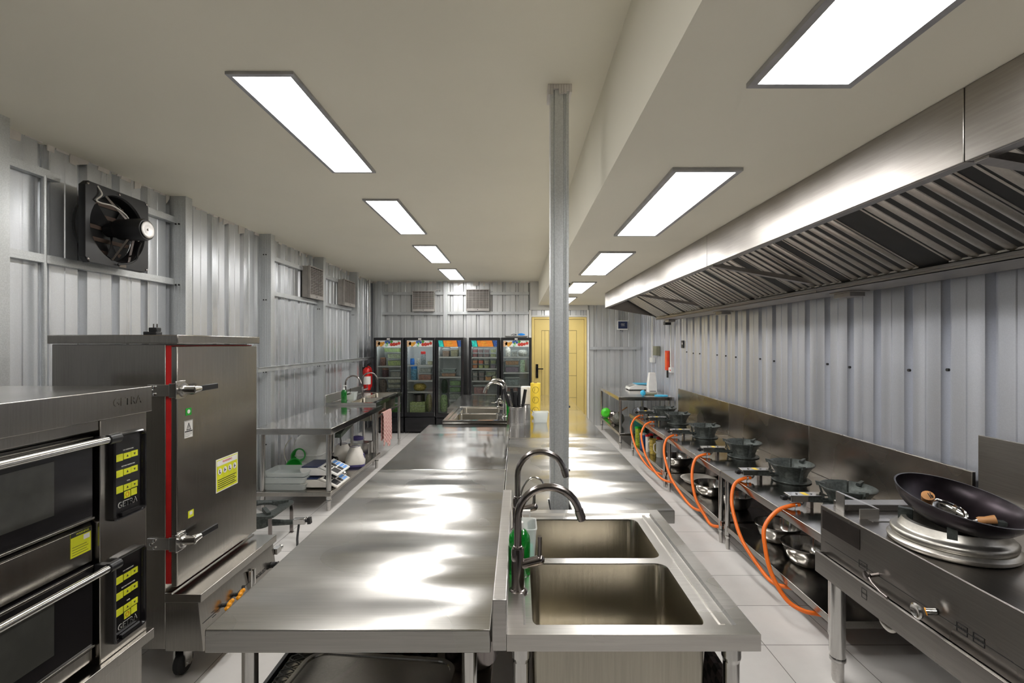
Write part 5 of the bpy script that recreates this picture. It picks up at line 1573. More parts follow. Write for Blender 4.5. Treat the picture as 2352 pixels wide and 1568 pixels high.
# shelf below
SZ = 0.2505
o = tag(MB().lathe([(0.05, 0), (0.085, 0.03), (0.09, 0.06), (0.07, 0.09), (0.03, 0.1), (0.03, 0.06), (0.05, 0.05)], n=24, axis='Y').build('green_strainer', M['glime'], origin=(0, 0, -0.09)), 'lime green plastic strainer at the end of the far right table shelf', 'strainer'); o.location = (1.62, 8.78, SZ)
rr = random.Random(9)
for k, (x, y, l_, a, z) in enumerate([(1.80, 8.35, 0.62, 0.05, 0.17), (1.86, 8.2, 0.55, -0.1, 0.20), (1.76, 8.1, 0.5, 0.12, 0.14)]):
    pass
m = MB().tube([(1.62, 8.60, SZ + 0.012), (1.95, 8.55, SZ + 0.23)], 0.011, 8)
tag(m.build('wooden_stick', M['wood']), 'wooden rolling stick leaning among the utensils under the far right table', 'stick')
def blob(c, r_, sq, seed, amp=0.25, fr_=14):
    m = MB(); prof = []
    for i in range(11):
        a = PI * i / 10; prof.append((r_ * math.sin(a) + 0.001, r_ * sq * (1 - math.cos(a))))
    m.lathe(prof, (0, 0, 0), 22)
    for i in range(len(m.v)):
        p = Vector(m.v[i]); k = 1 + amp * noise.noise(p * fr_ + Vector((seed, seed * 2, 0)))
        m.v[i] = (c[0] + p.x * k, c[1] + p.y * k, c[2] + max(0.001, p.z * k))
    return m
tag(blob((1.66, 8.30, SZ), 0.085, 1.1, 3).build('plastic_bag', M['gun'], sharp=25), 'shiny dark plastic bag bundle on the far right table shelf', 'bag')
tag(blob((1.68, 8.03, SZ), 0.10, 1.0, 8).build('plastic_bag', food((0.10, 0.10, 0.08)), sharp=30), 'dull dark plastic bag in front of the shiny one on the far right shelf', 'bag')
t = tag(MB().lathe([(0.06, 0), (0.14, 0.05), (0.19, 0.12), (0.195, 0.125), (0.185, 0.12), (0.13, 0.052), (0.001, 0.004)], n=36).build('frying_pan', M['chrome'], origin=(0, 0, 0)), 'shiny steel pan leaning on the far right table shelf', 'pan'); t.location = (2.05, 7.9, SZ + 0.10); t.rotation_euler = (0.6, 0.1, 0)
t = tag(pot_mb(0.12, 0.10).build('black_pot', M['wok'], origin=(0, 0, 0)), 'black pot below the shiny pan on the far right table shelf', 'pot'); t.location = (2.05, 7.92, SZ)
o = tag(MB().box(1.78, 1.98, 7.45, 7.62, SZ, SZ + 0.16).build('storage_box', food((0.02, 0.18, 0.14)), bevel=0.01), 'dark teal box at the near end of the far right table shelf', 'box')

# wall fittings
t = thing('control_panel', 'white framed navy control box on the far wall right of the door', 'panel', (2.0, YF - 0.002, 1.88))
MB().box(1.945, 2.145, YF - 0.07, YF - 0.002, 1.88, 2.065).build('panel_casing', M['white'], t, world=True, bevel=0.004)
MB().box(1.955, 2.135, YF - 0.0725, YF - 0.07, 1.905, 2.045).build('display', M['navy'], t, world=True)
text(t, 'MGT', 0.035, (2.045, YF - 0.0728, 1.99), FY, M['paper'], depth=0.0003)
text(t, 'SYSTEM', 0.02, (2.045, YF - 0.0728, 1.962), FY, M['paper'], depth=0.0003)
MB().box(2.0, 2.02, YF - 0.06, YF - 0.03, 1.868, 1.88).build('cable_gland', M['black'], t, world=True)
m = MB()
for k in range(6): m.box(1.985 + k * 0.021, 1.998 + k * 0.021, YF - 0.03, YF - 0.012, 2.065, ZR - 0.002)
m.box(1.965, 1.975, YF - 0.03, YF - 0.004, 2.065, ZR - 0.002)
tag(m.build('cable_trunking', M['post']), 'ribbed cable trunking rising from the navy control box to the ceiling', 'trunking')
tag(MB().box(XR - 0.07, XR - 0.001, 8.15, 8.36, 1.41, 1.57).build('junction_box', M['olive'], bevel=0.004), 'olive grey switch box on the right wall above the white canister', 'switch box')
tag(MB().box(XR - 0.02, XR - 0.001, 8.46, 8.50, 1.43, 1.53).build('bell_switch', M['redpaint'], bevel=0.003), 'small dark red switch beside the olive grey box', 'switch')
t = thing('fire_blanket', 'long red sheath hanging on the right wall above the far table', 'sheath', (XR - 0.03, 7.75, 1.19))
m = MB().prism(rrect(XR - 0.028, 7.68, 0.05, 0.12, 0.02, 5), 1.19, 1.50)
m.build('sheath_body', plain('red_orange_vinyl', (0.80, 0.06, 0.015), 0.4), t, world=True)
MB().box(XR - 0.035, XR - 0.015, 7.66, 7.70, 1.07, 1.19).build('strap', M['black'], t, world=True)
MB().box(XR - 0.052, XR - 0.0535, 7.645, 7.70, 1.24, 1.47).build('printed_strip', M['orange'], t, world=True)
t = thing('wall_socket', 'white wall socket box at the foot of the right wall conduit', 'socket', (XR - 0.03, 7.48, 1.16))
MB().box(XR - 0.05, XR - 0.001, 7.42, 7.55, 1.16, 1.24).build('socket_box', M['white'], t, world=True, bevel=0.004)
MB().box(XR - 0.055, XR - 0.05, 7.44, 7.47, 1.19, 1.21).build('socket_switch', M['redpaint'], t, world=True)
t = thing('wall_socket', 'small white socket above the white canister on the right wall', 'socket', (XR - 0.03, 8.5, 1.28))
MB().box(XR - 0.06, XR - 0.001, 8.42, 8.60, 1.28, 1.37).build('socket_box', M['white'], t, world=True, bevel=0.004)
t = thing('magnetic_hook', 'small black fitting on the right wall left of the screw row', 'fitting', (XR - 0.01, 7.05, 1.66))
MB().box(XR - 0.02, XR - 0.001, 6.98, 7.06, 1.55, 1.66).build('fitting_body', M['black'], t, world=True, bevel=0.003)
MB().box(XR - 0.022, XR - 0.02, 6.985, 7.02, 1.60, 1.63).build('fitting_face', M['white'], t, world=True)
tag(MB().box(XR - 0.14, XR - 0.05, 7.42, 7.52, 1.905, 1.962).build('junction_box', M['black'], bevel=0.003), 'small black box at the top of the right wall conduit below the hood end', 'junction box')
M['fridge_fill_glow'] = emit('fridge_fill_glow', (0.95, 0.98, 1.0), 34.0)  # added glow to brighten the fridge contents
# ---------------------------------------------------------------- display fridges
FYD = 8.60; FZ = 1.722
def fridge(x0, x1, label, style, shelves, yd=FYD):
    t = thing('display_fridge', label, 'fridge', ((x0 + x1) / 2, yd + 0.3, 0), 0, 'display fridges along the far wall')
    yb = yd + 0.60; w_ = 0.030
    b = MB()
    b.box(x0, x0 + w_, yd + 0.05, yb, 0.0, FZ).box(x1 - w_, x1, yd + 0.05, yb, 0.0, FZ).box(x0 + w_, x1 - w_, yb - 0.03, yb, 0.0, FZ)
    b.box(x0 + w_, x1 - w_, yd + 0.05, yb - 0.03, FZ - 0.05, FZ).box(x0 + w_, x1 - w_, yd + 0.05, yb - 0.03, 0.02, 0.32)
    b.mat(1)
    b.box(x0 + w_, x0 + w_ + 0.012, yd + 0.055, yb - 0.03, 0.32, FZ - 0.05).box(x1 - w_ - 0.012, x1 - w_, yd + 0.055, yb - 0.03, 0.32, FZ - 0.05)
    b.box(x0 + w_ + 0.012, x1 - w_ - 0.012, yb - 0.042, yb - 0.03, 0.32, FZ - 0.05).box(x0 + w_ + 0.012, x1 - w_ - 0.012, yd + 0.055, yb - 0.042, 0.32, 0.326).box(x0 + w_ + 0.012, x1 - w_ - 0.012, yd + 0.055, yb - 0.042, FZ - 0.058, FZ - 0.05)
    for z in [0.40 + 0.055 * k for k in range(20)]:
        b.box(x0 + w_ + 0.012, x0 + w_ + 0.018, yd + 0.06, yd + 0.075, z, z + 0.022).box(x1 - w_ - 0.018, x1 - w_ - 0.012, yd + 0.06, yd + 0.075, z, z + 0.022)
    b.build('fridge_cabinet', [M['fridge_black'], M['liner']], t, world=True)
    LB = MB().box(x0 + w_ + 0.014, x1 - w_ - 0.014, yd + 0.062, yd + 0.074, FZ - 0.068, FZ - 0.060); LB.build('added_fill_strip', M['fridge_fill_glow'], t, world=True)  # added glowing strip, lifts the light on the shelves
    g = MB().box(x0 + 0.004, x1 - 0.004, yd + 0.012, yd + 0.05, 0.03, 0.285)
    for k in range(6): g.box(x0 + 0.06, x1 - 0.06, yd + 0.007, yd + 0.012, 0.08 + k * 0.022, 0.090 + k * 0.022)
    g.build('base_panel', M['fridge_black'], t, world=True, bevel=0.003)
    fw = 0.042; z0, z1 = 0.30, FZ
    m = MB().box(x0, x1, yd, yd + 0.045, z0, z0 + 0.075).box(x0, x1, yd, yd + 0.045, z1 - 0.050, z1).box(x0, x0 + fw, yd, yd + 0.045, z0 + 0.075, z1 - 0.05).box(x1 - fw, x1, yd, yd + 0.045, z0 + 0.075, z1 - 0.05)
    d = m.build('door', M['fridge_black'], t, world=True, bevel=0.003)
    MB().box(x0 + fw, x1 - fw, yd + 0.012, yd + 0.016, z0 + 0.075, z1 - 0.05).build('glass_pane', M['glass'], d, world=True)
    MB().box(x1 - 0.006, x1 - 0.001, yd - 0.004, yd, z0 + 0.01, z1 - 0.01).build('edge_strip', M['chrome'], d, world=True)
    if style == 'food': MB().box((x0 + x1) / 2 - 0.027, (x0 + x1) / 2 + 0.027, yd - 0.003, yd, z1 - 0.038, z1 - 0.014).build('maker_plate', M['paper'], d, world=True)
    ha, hb, za, zb = x0 + fw, x1 - fw, z1 - 0.165, z1 - 0.052
    m = MB().box(ha, hb, yd + 0.0095, yd + 0.0115, za, zb)
    h = m.build('header_sign', M['paper'] if style == 'food' else M['navy'], d, world=True)
    W = hb - ha
    if style == 'food':
        rr = random.Random(11); cols = {'o': food((0.75, 0.33, 0.04)), 'r': food((0.55, 0.05, 0.03)), 'g': food((0.12, 0.42, 0.05)), 'b': food((0.04, 0.12, 0.35)), 't': food((0.35, 0.62, 0.45)), 'p': food((0.72, 0.45, 0.25))}
        for key, lst in {'p': [(0.06, 0.5, 0.05), (0.03, 0.2, 0.03)], 'o': [(0.14, 0.5, 0.032), (0.24, 0.45, 0.034), (0.3, 0.6, 0.022), (0.20, 0.25, 0.026)], 'b': [(0.40, 0.75, 0.028), (0.53, 0.7, 0.026), (0.47, 0.85, 0.018)],
                         'g': [(0.62, 0.8, 0.026), (0.45, 0.5, 0.018)], 't': [(0.42, 0.2, 0.028), (0.9, 0.8, 0.02)], 'r': [(0.62, 0.35, 0.030), (0.72, 0.38, 0.033), (0.82, 0.42, 0.026), (0.92, 0.55, 0.028)]}.items():
            m = MB()
            for i, (u, v, r_) in enumerate(lst):
                cx_, cz_ = ha + u * W, za + v * (zb - za)
                n_ = 12; y = yd + 0.0095 - 0.0004 * (1 + i)
                vs = [(min(hb, max(ha, cx_ + r_ * math.cos(2 * PI * k / n_) * rr.uniform(0.8, 1.1))), y, min(zb, max(za, cz_ + r_ * math.sin(2 * PI * k / n_)))) for k in range(n_)]
                m.add(vs, [tuple(range(n_))])
            m.build('sign_picture', cols[key], h, world=True)
    else:
        def par(u0, u1, s0, s1, mat):
            y = yd + 0.009
            MB().hexa([(ha + u0 * W, y - 0.001, zb), (ha + u1 * W, y - 0.001, zb), (ha + u1 * W, y, zb), (ha + u0 * W, y, zb), (ha + s0 * W, y - 0.001, za), (ha + s1 * W, y - 0.001, za), (ha + s1 * W, y, za), (ha + s0 * W, y, za)]).build('sign_picture', mat, h, world=True)
        par(0.0, 0.19, 0.05, 0.24, food((0.02, 0.62, 0.52)))
        par(0.21, 0.80, 0.27, 0.86, plain('orange_print', (0.80, 0.25, 0.02), 0.5))
        par(0.84, 1.0, 0.90, 1.0, food((0.03, 0.10, 0.35)))
        text(h, 'Fresh', 0.042, (ha + 0.48 * W, yd + 0.0078, za + 0.078), FY, M['ypaper'], depth=0.0003)
        text(h, 'Choice', 0.036, (ha + 0.53 * W, yd + 0.0078, za + 0.035), FY, M['ypaper'], depth=0.0003)
    for z in shelves:
        m = MB(); xa, xb = x0 + w_ + 0.013, x1 - w_ - 0.013
        m.box(xa, xb, yd + 0.085, yd + 0.09, z - 0.018, z).box(xa, xb, yd + 0.082, yd + 0.085, z - 0.021, z - 0.017)
        n_ = 26
        for k in range(n_):
            x = xa + (k + 0.5) * (xb - xa) / n_
            m.box(x - 0.0015, x + 0.0015, yd + 0.09, yd + 0.53, z - 0.004, z)
            m.mat(1).box(x - 0.003, x + 0.003, yd + 0.0815, yd + 0.082, z - 0.014, z - 0.004).mat(0)
        m.build('wire_shelf', [M['white'], M['inkgrey']], t, world=True)
    return t
def fz(py, Y=8.70): return CH - (py - CY) / F * Y
def fxx(px, Y=8.70): return (px - CX) / F * Y
# left edges and right edges of the five fridges at the door plane
FR = [(858, 926), (929, 999), (1001, 1064), (1077, 1147), (1150.5, 1220.5)]
SH = {0: [840, 866, 905, 925], 1: [838, 873, 899], 2: [819, 865], 3: [820, 846, 874, 905], 4: [819, 855, 886]}
names = ['leftmost', 'second', 'middle', 'fourth', 'rightmost']
for i, (a, c_) in enumerate(FR):
    yd = 8.50 if i == 2 else FYD
    fridge((a - CX) / F * yd, (c_ - CX) / F * yd, ['leftmost black glass door fridge with a food picture header, partly behind the left sink', 'second black glass door fridge from the left, with blue pitcher inside',
        'middle black glass door fridge, orange header, standing slightly forward', 'fourth black glass door fridge, orange header, crowded with small tubs', 'rightmost black glass door fridge next to the yellow door'][i],
           'food' if i in (0, 1, 4) else 'orange', [fz(s_, yd + 0.09) for s_ in SH[i]], yd)

# contents ----------------------------------------------------------------
def tubbox(label, px0, px1, py0, py1, Y, depth, col, clear=True, lid='clearg', name='food_tub', cat='tub', grp=None):
    k = Y / F
    x0, x1 = (px0 - CX) * k, (px1 - CX) * k
    z1, z0 = CH - (py0 - CY) * k, CH - (py1 - CY) * k
    w_, h = x1 - x0, z1 - z0
    t = thing(name, label, cat, ((x0 + x1) / 2, Y + depth / 2, z0), 0, grp)
    q = lambda kx, z, r_: [(u, v, z) for u, v in rrect(0, 0, w_ * kx, depth * kx, r_, 3)]
    r_ = min(0.015, w_ * 0.15)
    fh = h * 0.72
    MB().loft([q(0.84, 0.003, r_), q(0.90, fh, r_)]).build('food', food(col), t)
    MB().loft([q(0.90, 0.0, r_), q(0.97, h * 0.9, r_)], True, False).build('tub_wall', M['clear'], t)
    MB().loft([q(1.0, h * 0.90, r_), q(1.0, h, r_)]).build('lid', M[lid], t, bevel=0.002)
    return t
YI = 8.72
def shelf_item(i, kind, label, px0, px1, py0, py1, col, **kw):
    yd = 8.50 if i == 2 else FYD
    Y = yd + 0.12
    d = kw.pop('d', 0.22)
    if kind == 'tub': return tubbox(label, px0, px1, py0, py1, Y, d, col, **kw)
    k = Y / F
    x0, x1 = (px0 - CX) * k, (px1 - CX) * k
    z1, z0 = CH - (py0 - CY) * k, CH - (py1 - CY) * k
    w_, h = x1 - x0, z1 - z0; r_ = w_ / 2
    if kind == 'jar':
        t = thing(kw.get('name', 'storage_jar'), label, kw.get('cat', 'jar'), ((x0 + x1) / 2, Y + r_, z0))
        MB().lathe([(0.001, 0), (r_ * 0.9, 0), (r_ * 0.97, 0.006), (r_ * 0.97, h * 0.75), (r_ * 0.85, h * 0.82)], n=24).build('jar_body', food(col), t)
        MB().lathe([(r_ * 0.9, h * 0.80), (r_ * 0.92, h * 0.97), (r_ * 0.8, h), (0.001, h)], n=24).build('lid', M[kw.get('lid', 'white')], t)
        return t
    if kind == 'pot':
        t = thing('steel_pot', label, 'pot', ((x0 + x1) / 2, Y + r_, z0))
        pot_mb(r_, h).build('pot_body', M['chrome' if col is None else 'gun'], t)
        return t
    if kind == 'bag':
        m = MB(); prof = []
        for j in range(9):
            a = PI * j / 8; prof.append((r_ * (math.sin(a) ** 0.6) + 0.001, h / 2 * (1 - math.cos(a))))
        m.lathe(prof, (0, 0, 0), 20)
        for j in range(len(m.v)):
            p = Vector(m.v[j]); q = 1 + 0.22 * noise.noise(p * 22 + Vector((px0, 0, 0)))
            m.v[j] = (p.x * min(q, 1.08), p.y * q * 0.9, min(h, max(0.001, p.z)))
        o = m.build(kw.get('name', 'food_bag'), food(col), origin=(0, 0, 0), sharp=40)
        o.location = ((x0 + x1) / 2, Y + r_, z0)
        return tag(o, label, kw.get('cat', 'bag'))
    if kind == 'box':
        m = MB().box(-w_ / 2, w_ / 2, 0, d, 0, h)
        m.mat(1).box(-w_ / 2 - 0.001, w_ / 2 + 0.001, -0.001, d, h * 0.62, h * 0.66)
        o = m.build(kw.get('name', 'food_box'), [food(col), M['paper']], origin=(0, 0, 0), bevel=0.004)
        o.location = ((x0 + x1) / 2, Y, z0)
        return tag(o, label, kw.get('cat', 'box'))
    if kind == 'bottle':
        t = thing('milk_bottle', label, 'bottle', ((x0 + x1) / 2, Y + r_, z0))
        MB().lathe([(0.001, 0), (r_ * 0.92, 0), (r_, 0.01), (r_, h * 0.7), (r_ * 0.4, h * 0.9), (r_ * 0.4, h * 0.93)], n=24).build('bottle_body', food(col), t)
        MB().lathe([(r_ * 0.45, h * 0.92), (r_ * 0.45, h), (0.001, h)], n=16).build('cap', M['green'], t)
        return t
GRN = (0.22, 0.34, 0.06); PALE = (0.45, 0.50, 0.30)
I = shelf_item
def s(i, k): return SH[i][k] - 0.3
I(0, 'tub', 'topmost wide tub of leafy greens in the leftmost fridge', 879, 921, 796, 808.5, GRN)
I(0, 'tub', 'clear tub below the topmost greens in the leftmost fridge', 888, 921, 809, 823, PALE)
I(0, 'tub', 'tub of chopped green vegetables on the first shelf of the leftmost fridge', 888, 921, 824, s(0, 0), (0.35, 0.45, 0.08))
I(0, 'jar', 'brown red jar on the first shelf of the leftmost fridge', 871, 885, 821, s(0, 0), (0.14, 0.07, 0.05), lid='brown')
I(0, 'jar', 'dark maroon jar on the second shelf of the leftmost fridge', 875, 891, 845, s(0, 1), (0.06, 0.015, 0.02), lid='brown')
I(0, 'tub', 'clear tub with white cup inside, second shelf of the leftmost fridge', 894, 920, 850, s(0, 1), (0.30, 0.28, 0.22))
I(0, 'tub', 'pale stacked tub in the lower part of the leftmost fridge', 888, 921, 869, 879, (0.50, 0.48, 0.34))
I(0, 'tub', 'second pale stacked tub in the lower part of the leftmost fridge', 889, 921, 880, 891, (0.38, 0.36, 0.26))
I(0, 'tub', 'dark filled tub on the third shelf of the leftmost fridge', 890, 921, 892, s(0, 2), (0.05, 0.035, 0.03))
I(0, 'bag', 'tall bunch of dark wrapped goods on the third shelf, leftmost fridge', 868, 886, 870, s(0, 2), (0.16, 0.12, 0.09))
I(0, 'box', 'green bottle crate seen under the left sink inside the leftmost fridge', 890, 921, 926, 946, (0.10, 0.30, 0.04))
I(0, 'tub', 'dark green tub low in the leftmost fridge', 890, 921, 908, s(0, 3), (0.05, 0.16, 0.05))
I(1, 'jar', 'bright blue cup on the first shelf of the second fridge', 941, 951, 823, s(1, 0), (0.01, 0.18, 0.75), lid='blue')
I(1, 'jar', 'white lidded glass jar beside the blue cup in the second fridge', 956, 963, 823, s(1, 0), (0.55, 0.55, 0.50))
I(1, 'jar', 'clear pitcher with red lid on the first shelf of the second fridge', 965, 977, 807, s(1, 0), (0.28, 0.32, 0.34), lid='red')
I(1, 'tub', 'cream tub at the right of the first shelf, second fridge', 981, 991, 827, s(1, 0), (0.62, 0.58, 0.36))
I(1, 'jar', 'blue lidded tall pitcher on the second shelf of the second fridge', 941.5, 957.5, 841, s(1, 1), (0.10, 0.30, 0.45), lid='blue')
I(1, 'tub', 'clear tub stacked above the red meat tub in the second fridge', 960, 991, 843, 855, (0.35, 0.36, 0.33))
I(1, 'tub', 'tub of red brown meat on the second shelf of the second fridge', 959, 991, 856, s(1, 1), (0.38, 0.13, 0.07))
I(1, 'bag', 'bag of pale round potatoes on the third shelf of the second fridge', 947, 976, 881, s(1, 2), (0.42, 0.32, 0.08))
I(1, 'pot', 'steel pot on the pale green box in the second fridge', 946, 974, 907, 922.5, 1)
I(1, 'box', 'pale green and white carton at the bottom of the second fridge', 941.5, 976, 923, 948, (0.48, 0.56, 0.25))
I(1, 'bag', 'tall bag of green vegetables at the lower right of the second fridge', 977, 991, 905, 947.5, (0.22, 0.25, 0.10))
I(2, 'tub', 'brownish tub on the top shelf of the middle fridge', 1015, 1032, 800, s(2, 0), (0.22, 0.12, 0.06))
I(2, 'tub', 'olive tub beside the brownish one on the middle fridge top shelf', 1034, 1052, 797, s(2, 0), (0.20, 0.17, 0.06))
I(2, 'tub', 'upper of two flat clear tubs in the middle fridge', 1012, 1047, 847, 854.5, (0.20, 0.26, 0.24))
I(2, 'tub', 'lower flat clear tub with orange food in the middle fridge', 1012, 1047, 855, s(2, 1), (0.42, 0.20, 0.10))
I(2, 'tub', 'top tub of green vegetables in the stack of the middle fridge', 1031, 1059, 871, 885, (0.16, 0.32, 0.07))
I(2, 'tub', 'second tub of greens in the stack of the middle fridge', 1031, 1059, 886, 900, (0.12, 0.26, 0.05))
I(2, 'tub', 'third tub, pale filled, in the stack of the middle fridge', 1031, 1059, 901, 916, (0.25, 0.28, 0.22))
I(2, 'tub', 'lowest wide tub of the stack in the middle fridge', 1031, 1059, 917, 948, (0.18, 0.22, 0.16))
I(2, 'bag', 'bunch of dark leaves in the lower left of the middle fridge', 1012, 1027, 871, 905, (0.03, 0.05, 0.03))
I(2, 'bag', 'bundle of pale green celery at the bottom left of the middle fridge', 1009, 1028, 906, 948, (0.30, 0.42, 0.18))
X4 = [(1085, 1096.5), (1098.5, 1109.5), (1111.5, 1123), (1126, 1139)]
C4 = [((0.30, 0.06, 0.06), 'dark red'), ((0.22, 0.12, 0.12), 'brown red'), ((0.24, 0.14, 0.14), 'dull red'), ((0.40, 0.42, 0.18), 'pale green')]
for k, ((a, b_), (col, cn)) in enumerate(zip(X4, C4)):
    pos = ['leftmost', 'second', 'third', 'rightmost'][k]
    I(3, 'tub', '%s filled tub, %s on the lower row of the top shelf, fourth fridge' % (cn, pos), a, b_, 810, s(3, 0), col)
    I(3, 'tub', '%s filled tub, %s on the upper row of the top shelf, fourth fridge' % (cn, pos), a, b_, 800, 809.6, col)
C5 = [((0.62, 0.22, 0.05), 'orange', (0.60, 0.20, 0.05), 'orange'), ((0.65, 0.12, 0.04), 'red', (0.45, 0.50, 0.15), 'lime'), ((0.35, 0.30, 0.18), 'tan', (0.35, 0.36, 0.12), 'olive'), ((0.30, 0.34, 0.12), 'green', (0.22, 0.16, 0.20), 'purple grey')]
for k, ((a, b_), (c1, n1, c2, n2)) in enumerate(zip(X4, C5)):
    pos = ['leftmost', 'second', 'third', 'rightmost'][k]
    I(3, 'tub', '%s filled tub, %s of the upper row on the second shelf, fourth fridge' % (n1, pos), a, b_, 825, 835, c1)
    I(3, 'tub', '%s filled tub, %s of the lower row on the second shelf, fourth fridge' % (n2, pos), a, b_, 835.5, s(3, 1), c2)
for k, (a, b_, col, cn) in enumerate([(1085, 1097, (0.34, 0.30, 0.27), 'grey'), (1099, 1112, (0.26, 0.18, 0.16), 'brown')]):
    I(3, 'tub', '%s filled tub in the upper row of the third shelf, fourth fridge' % cn, a, b_, 853, 863, col)
    I(3, 'tub', '%s filled tub in the lower row of the third shelf, fourth fridge' % cn, a, b_, 863.5, s(3, 2), tuple(c * 0.8 for c in col))
I(3, 'tub', 'wide clear tub with greens, upper right of the third shelf, fourth fridge', 1115, 1140, 852, 862, (0.24, 0.28, 0.14))
I(3, 'tub', 'orange filled tub on the third shelf of the fourth fridge', 1114, 1129, 862.5, s(3, 2), (0.55, 0.24, 0.03))
I(3, 'bag', 'pale cauliflower on the third shelf of the fourth fridge', 1130, 1140, 863, s(3, 2), (0.62, 0.60, 0.42), name='cauliflower', cat='vegetable')
I(3, 'tub', 'wide tub with dark red top layer in the fourth fridge behind the faucets', 1086, 1121, 884, s(3, 3), (0.30, 0.10, 0.09))
I(4, 'bottle', 'white milk bottle on the top shelf of the rightmost fridge', 1161, 1172.5, 794, s(4, 0), (0.70, 0.68, 0.62))
I(4, 'bag', 'white bagged food on the top shelf of the rightmost fridge', 1190, 1212, 803, s(4, 0), (0.50, 0.50, 0.46))
I(4, 'tub', 'clear tub beside the milk bottle in the rightmost fridge', 1174, 1189, 805, s(4, 0), (0.40, 0.40, 0.36))
I(4, 'tub', 'tub of orange carrots on the second shelf of the rightmost fridge', 1159, 1193, 826, 838, (0.50, 0.26, 0.10))
I(4, 'tub', 'flat tub of purple onions below the carrots in the rightmost fridge', 1159, 1193, 839, s(4, 1), (0.20, 0.12, 0.20))
I(4, 'box', 'white carton with green print in the rightmost fridge', 1195, 1205.5, 827, s(4, 1), (0.40, 0.55, 0.38), d=0.08)
I(4, 'tub', 'large empty clear tub in the lower part of the rightmost fridge', 1158, 1193, 866, s(4, 2), (0.24, 0.28, 0.27))
I(4, 'tub', 'lower tub with red meat, half behind the knives, in the rightmost fridge', 1158, 1193, 887, 899, (0.30, 0.11, 0.08))
# tray and cloth on the rightmost fridge
t = tag(pan_mb(0.42, 0.30, 0.035, 0.02, 0.006).build('white_tray', M['white'], origin=(0, 0, 0)), 'flat white tray on top of the rightmost fridge', 'tray'); t.location = (-0.03, 8.85, FZ + 0.001)
t = tag(blob((0, 0, 0), 0.07, 0.28, 5).build('blue_cloth', M['blue'], origin=(0, 0, 0), sharp=50), 'crumpled blue cloth on the white tray atop the rightmost fridge', 'cloth'); t.location = (0.06, 8.80, FZ + 0.037)
t = tag(MB().tube(spline([(-0.13, 8.74, FZ + 0.045), (-0.08, 8.73, FZ + 0.065), (-0.03, 8.74, FZ + 0.05), (-0.10, 8.75, FZ + 0.04)], 6), 0.006, 6).build('black_wire', M['black']), 'black wire coil on the white tray atop the rightmost fridge', 'wire')
# ---------------------------------------------------------------- left worktable undershelf
LZ = 0.1905
def clear_tray(label, x, y, z, w_=0.42, d=0.30, h=0.06):
    t = thing('clear_tray', label, 'tray', (x, y, z), 0, 'clear plastic trays under the left worktable')
    tub_mb(w_, d, h, 0.03, 0.93).build('tray_body', M['clearg'], t)
    return t
clear_tray('lowest clear plastic tray of the stack at the front left corner of the undershelf', -2.28, 4.80, LZ)
clear_tray('middle clear plastic tray of the stack on the left undershelf', -2.285, 4.80, LZ + 0.062)
clear_tray('topmost clear plastic tray of the stack on the left undershelf', -2.275, 4.81, LZ + 0.124, h=0.045)
clear_tray('clear plastic tray standing behind the tray stack near the green colanders', -2.30, 5.25, LZ, 0.38, 0.30, 0.08)
def scale2(label, x, y, z, col, rz):
    t = thing('weighing_scale', label, 'scale', (x, y, z), rz, 'weighing scales under the left worktable')
    d, w_ = 0.30, 0.34
    m = MB().prism([(-d * 0.5, 0.012), (-d * 0.46, 0.055), (-d * 0.05, 0.085), (d * 0.5, 0.085), (d * 0.5, 0.055), (d * 0.36, 0.012)], -w_ / 2, w_ / 2, 'X')
    m.build('scale_housing', M[col], t, bevel=0.006)
    MB().box(-w_ / 2 + 0.02, w_ / 2 - 0.02, -0.02, d * 0.48, 0.086, 0.098).build('weighing_plate', M['navy'], t, bevel=0.004)
    # sloping keypad at the aisle end
    m = MB().hexa([(-w_ / 2 - 0.003, -0.225, 0.005), (w_ / 2 + 0.003, -0.225, 0.005), (w_ / 2 + 0.003, -0.05, 0.09), (-w_ / 2 - 0.003, -0.05, 0.09),
                   (-w_ / 2 - 0.003, -0.232, 0.020), (w_ / 2 + 0.003, -0.232, 0.020), (w_ / 2 + 0.003, -0.057, 0.105), (-w_ / 2 - 0.003, -0.057, 0.105)])
    k = m.build('keypad_housing', M[col], t, bevel=0.004)
    def pos(u, v, o=0.0012):
        p = Vector((-w_ / 2 + u * w_, -0.232 + 0.175 * v, 0.020 + 0.085 * v)); n = Vector((0, -0.085, 0.175)).normalized()
        return p + n * o
    m = MB()
    m.mat(0).add([pos(0.04, 0.06), pos(0.96, 0.06), pos(0.96, 0.94), pos(0.04, 0.94)], [(0, 1, 2, 3)])
    m.mat(1)
    for (a, b_, c_, e_) in ((0.07, 0.10, 0.40, 0.5), (0.07, 0.56, 0.40, 0.9), (0.44, 0.1, 0.62, 0.42), (0.44, 0.5, 0.62, 0.85)):
        m.add([pos(a, b_, 0.002), pos(c_, b_, 0.002), pos(c_, e_, 0.002), pos(a, e_, 0.002)], [(0, 1, 2, 3)])
    m.mat(2)
    for i in range(3):
        for j in range(4):
            a = 0.65 + i * 0.10; b_ = 0.10 + j * 0.2
            m.add([pos(a, b_, 0.002), pos(a + 0.08, b_, 0.002), pos(a + 0.08, b_ + 0.15, 0.002), pos(a, b_ + 0.15, 0.002)], [(0, 1, 2, 3)])
    m.build('keypad_face', [M['paper'], M['ink'], M['blue']], k)
    m = MB()
    for x_ in (-w_ / 2 + 0.03, w_ / 2 - 0.03):
        for y_ in (-0.10, 0.11): m.cyl((x_, y_, 0), (x_, y_, 0.014), 0.014, n=10)
    m.build('rubber_foot', M['black'], t)
    return t
scale2('lower cream weighing scale of the stack under the left worktable', -2.00, 4.87, LZ, 'cream', PI / 2)
scale2('upper white weighing scale stacked on the cream one', -2.02, 4.93, LZ + 0.100, 'white', PI / 2)
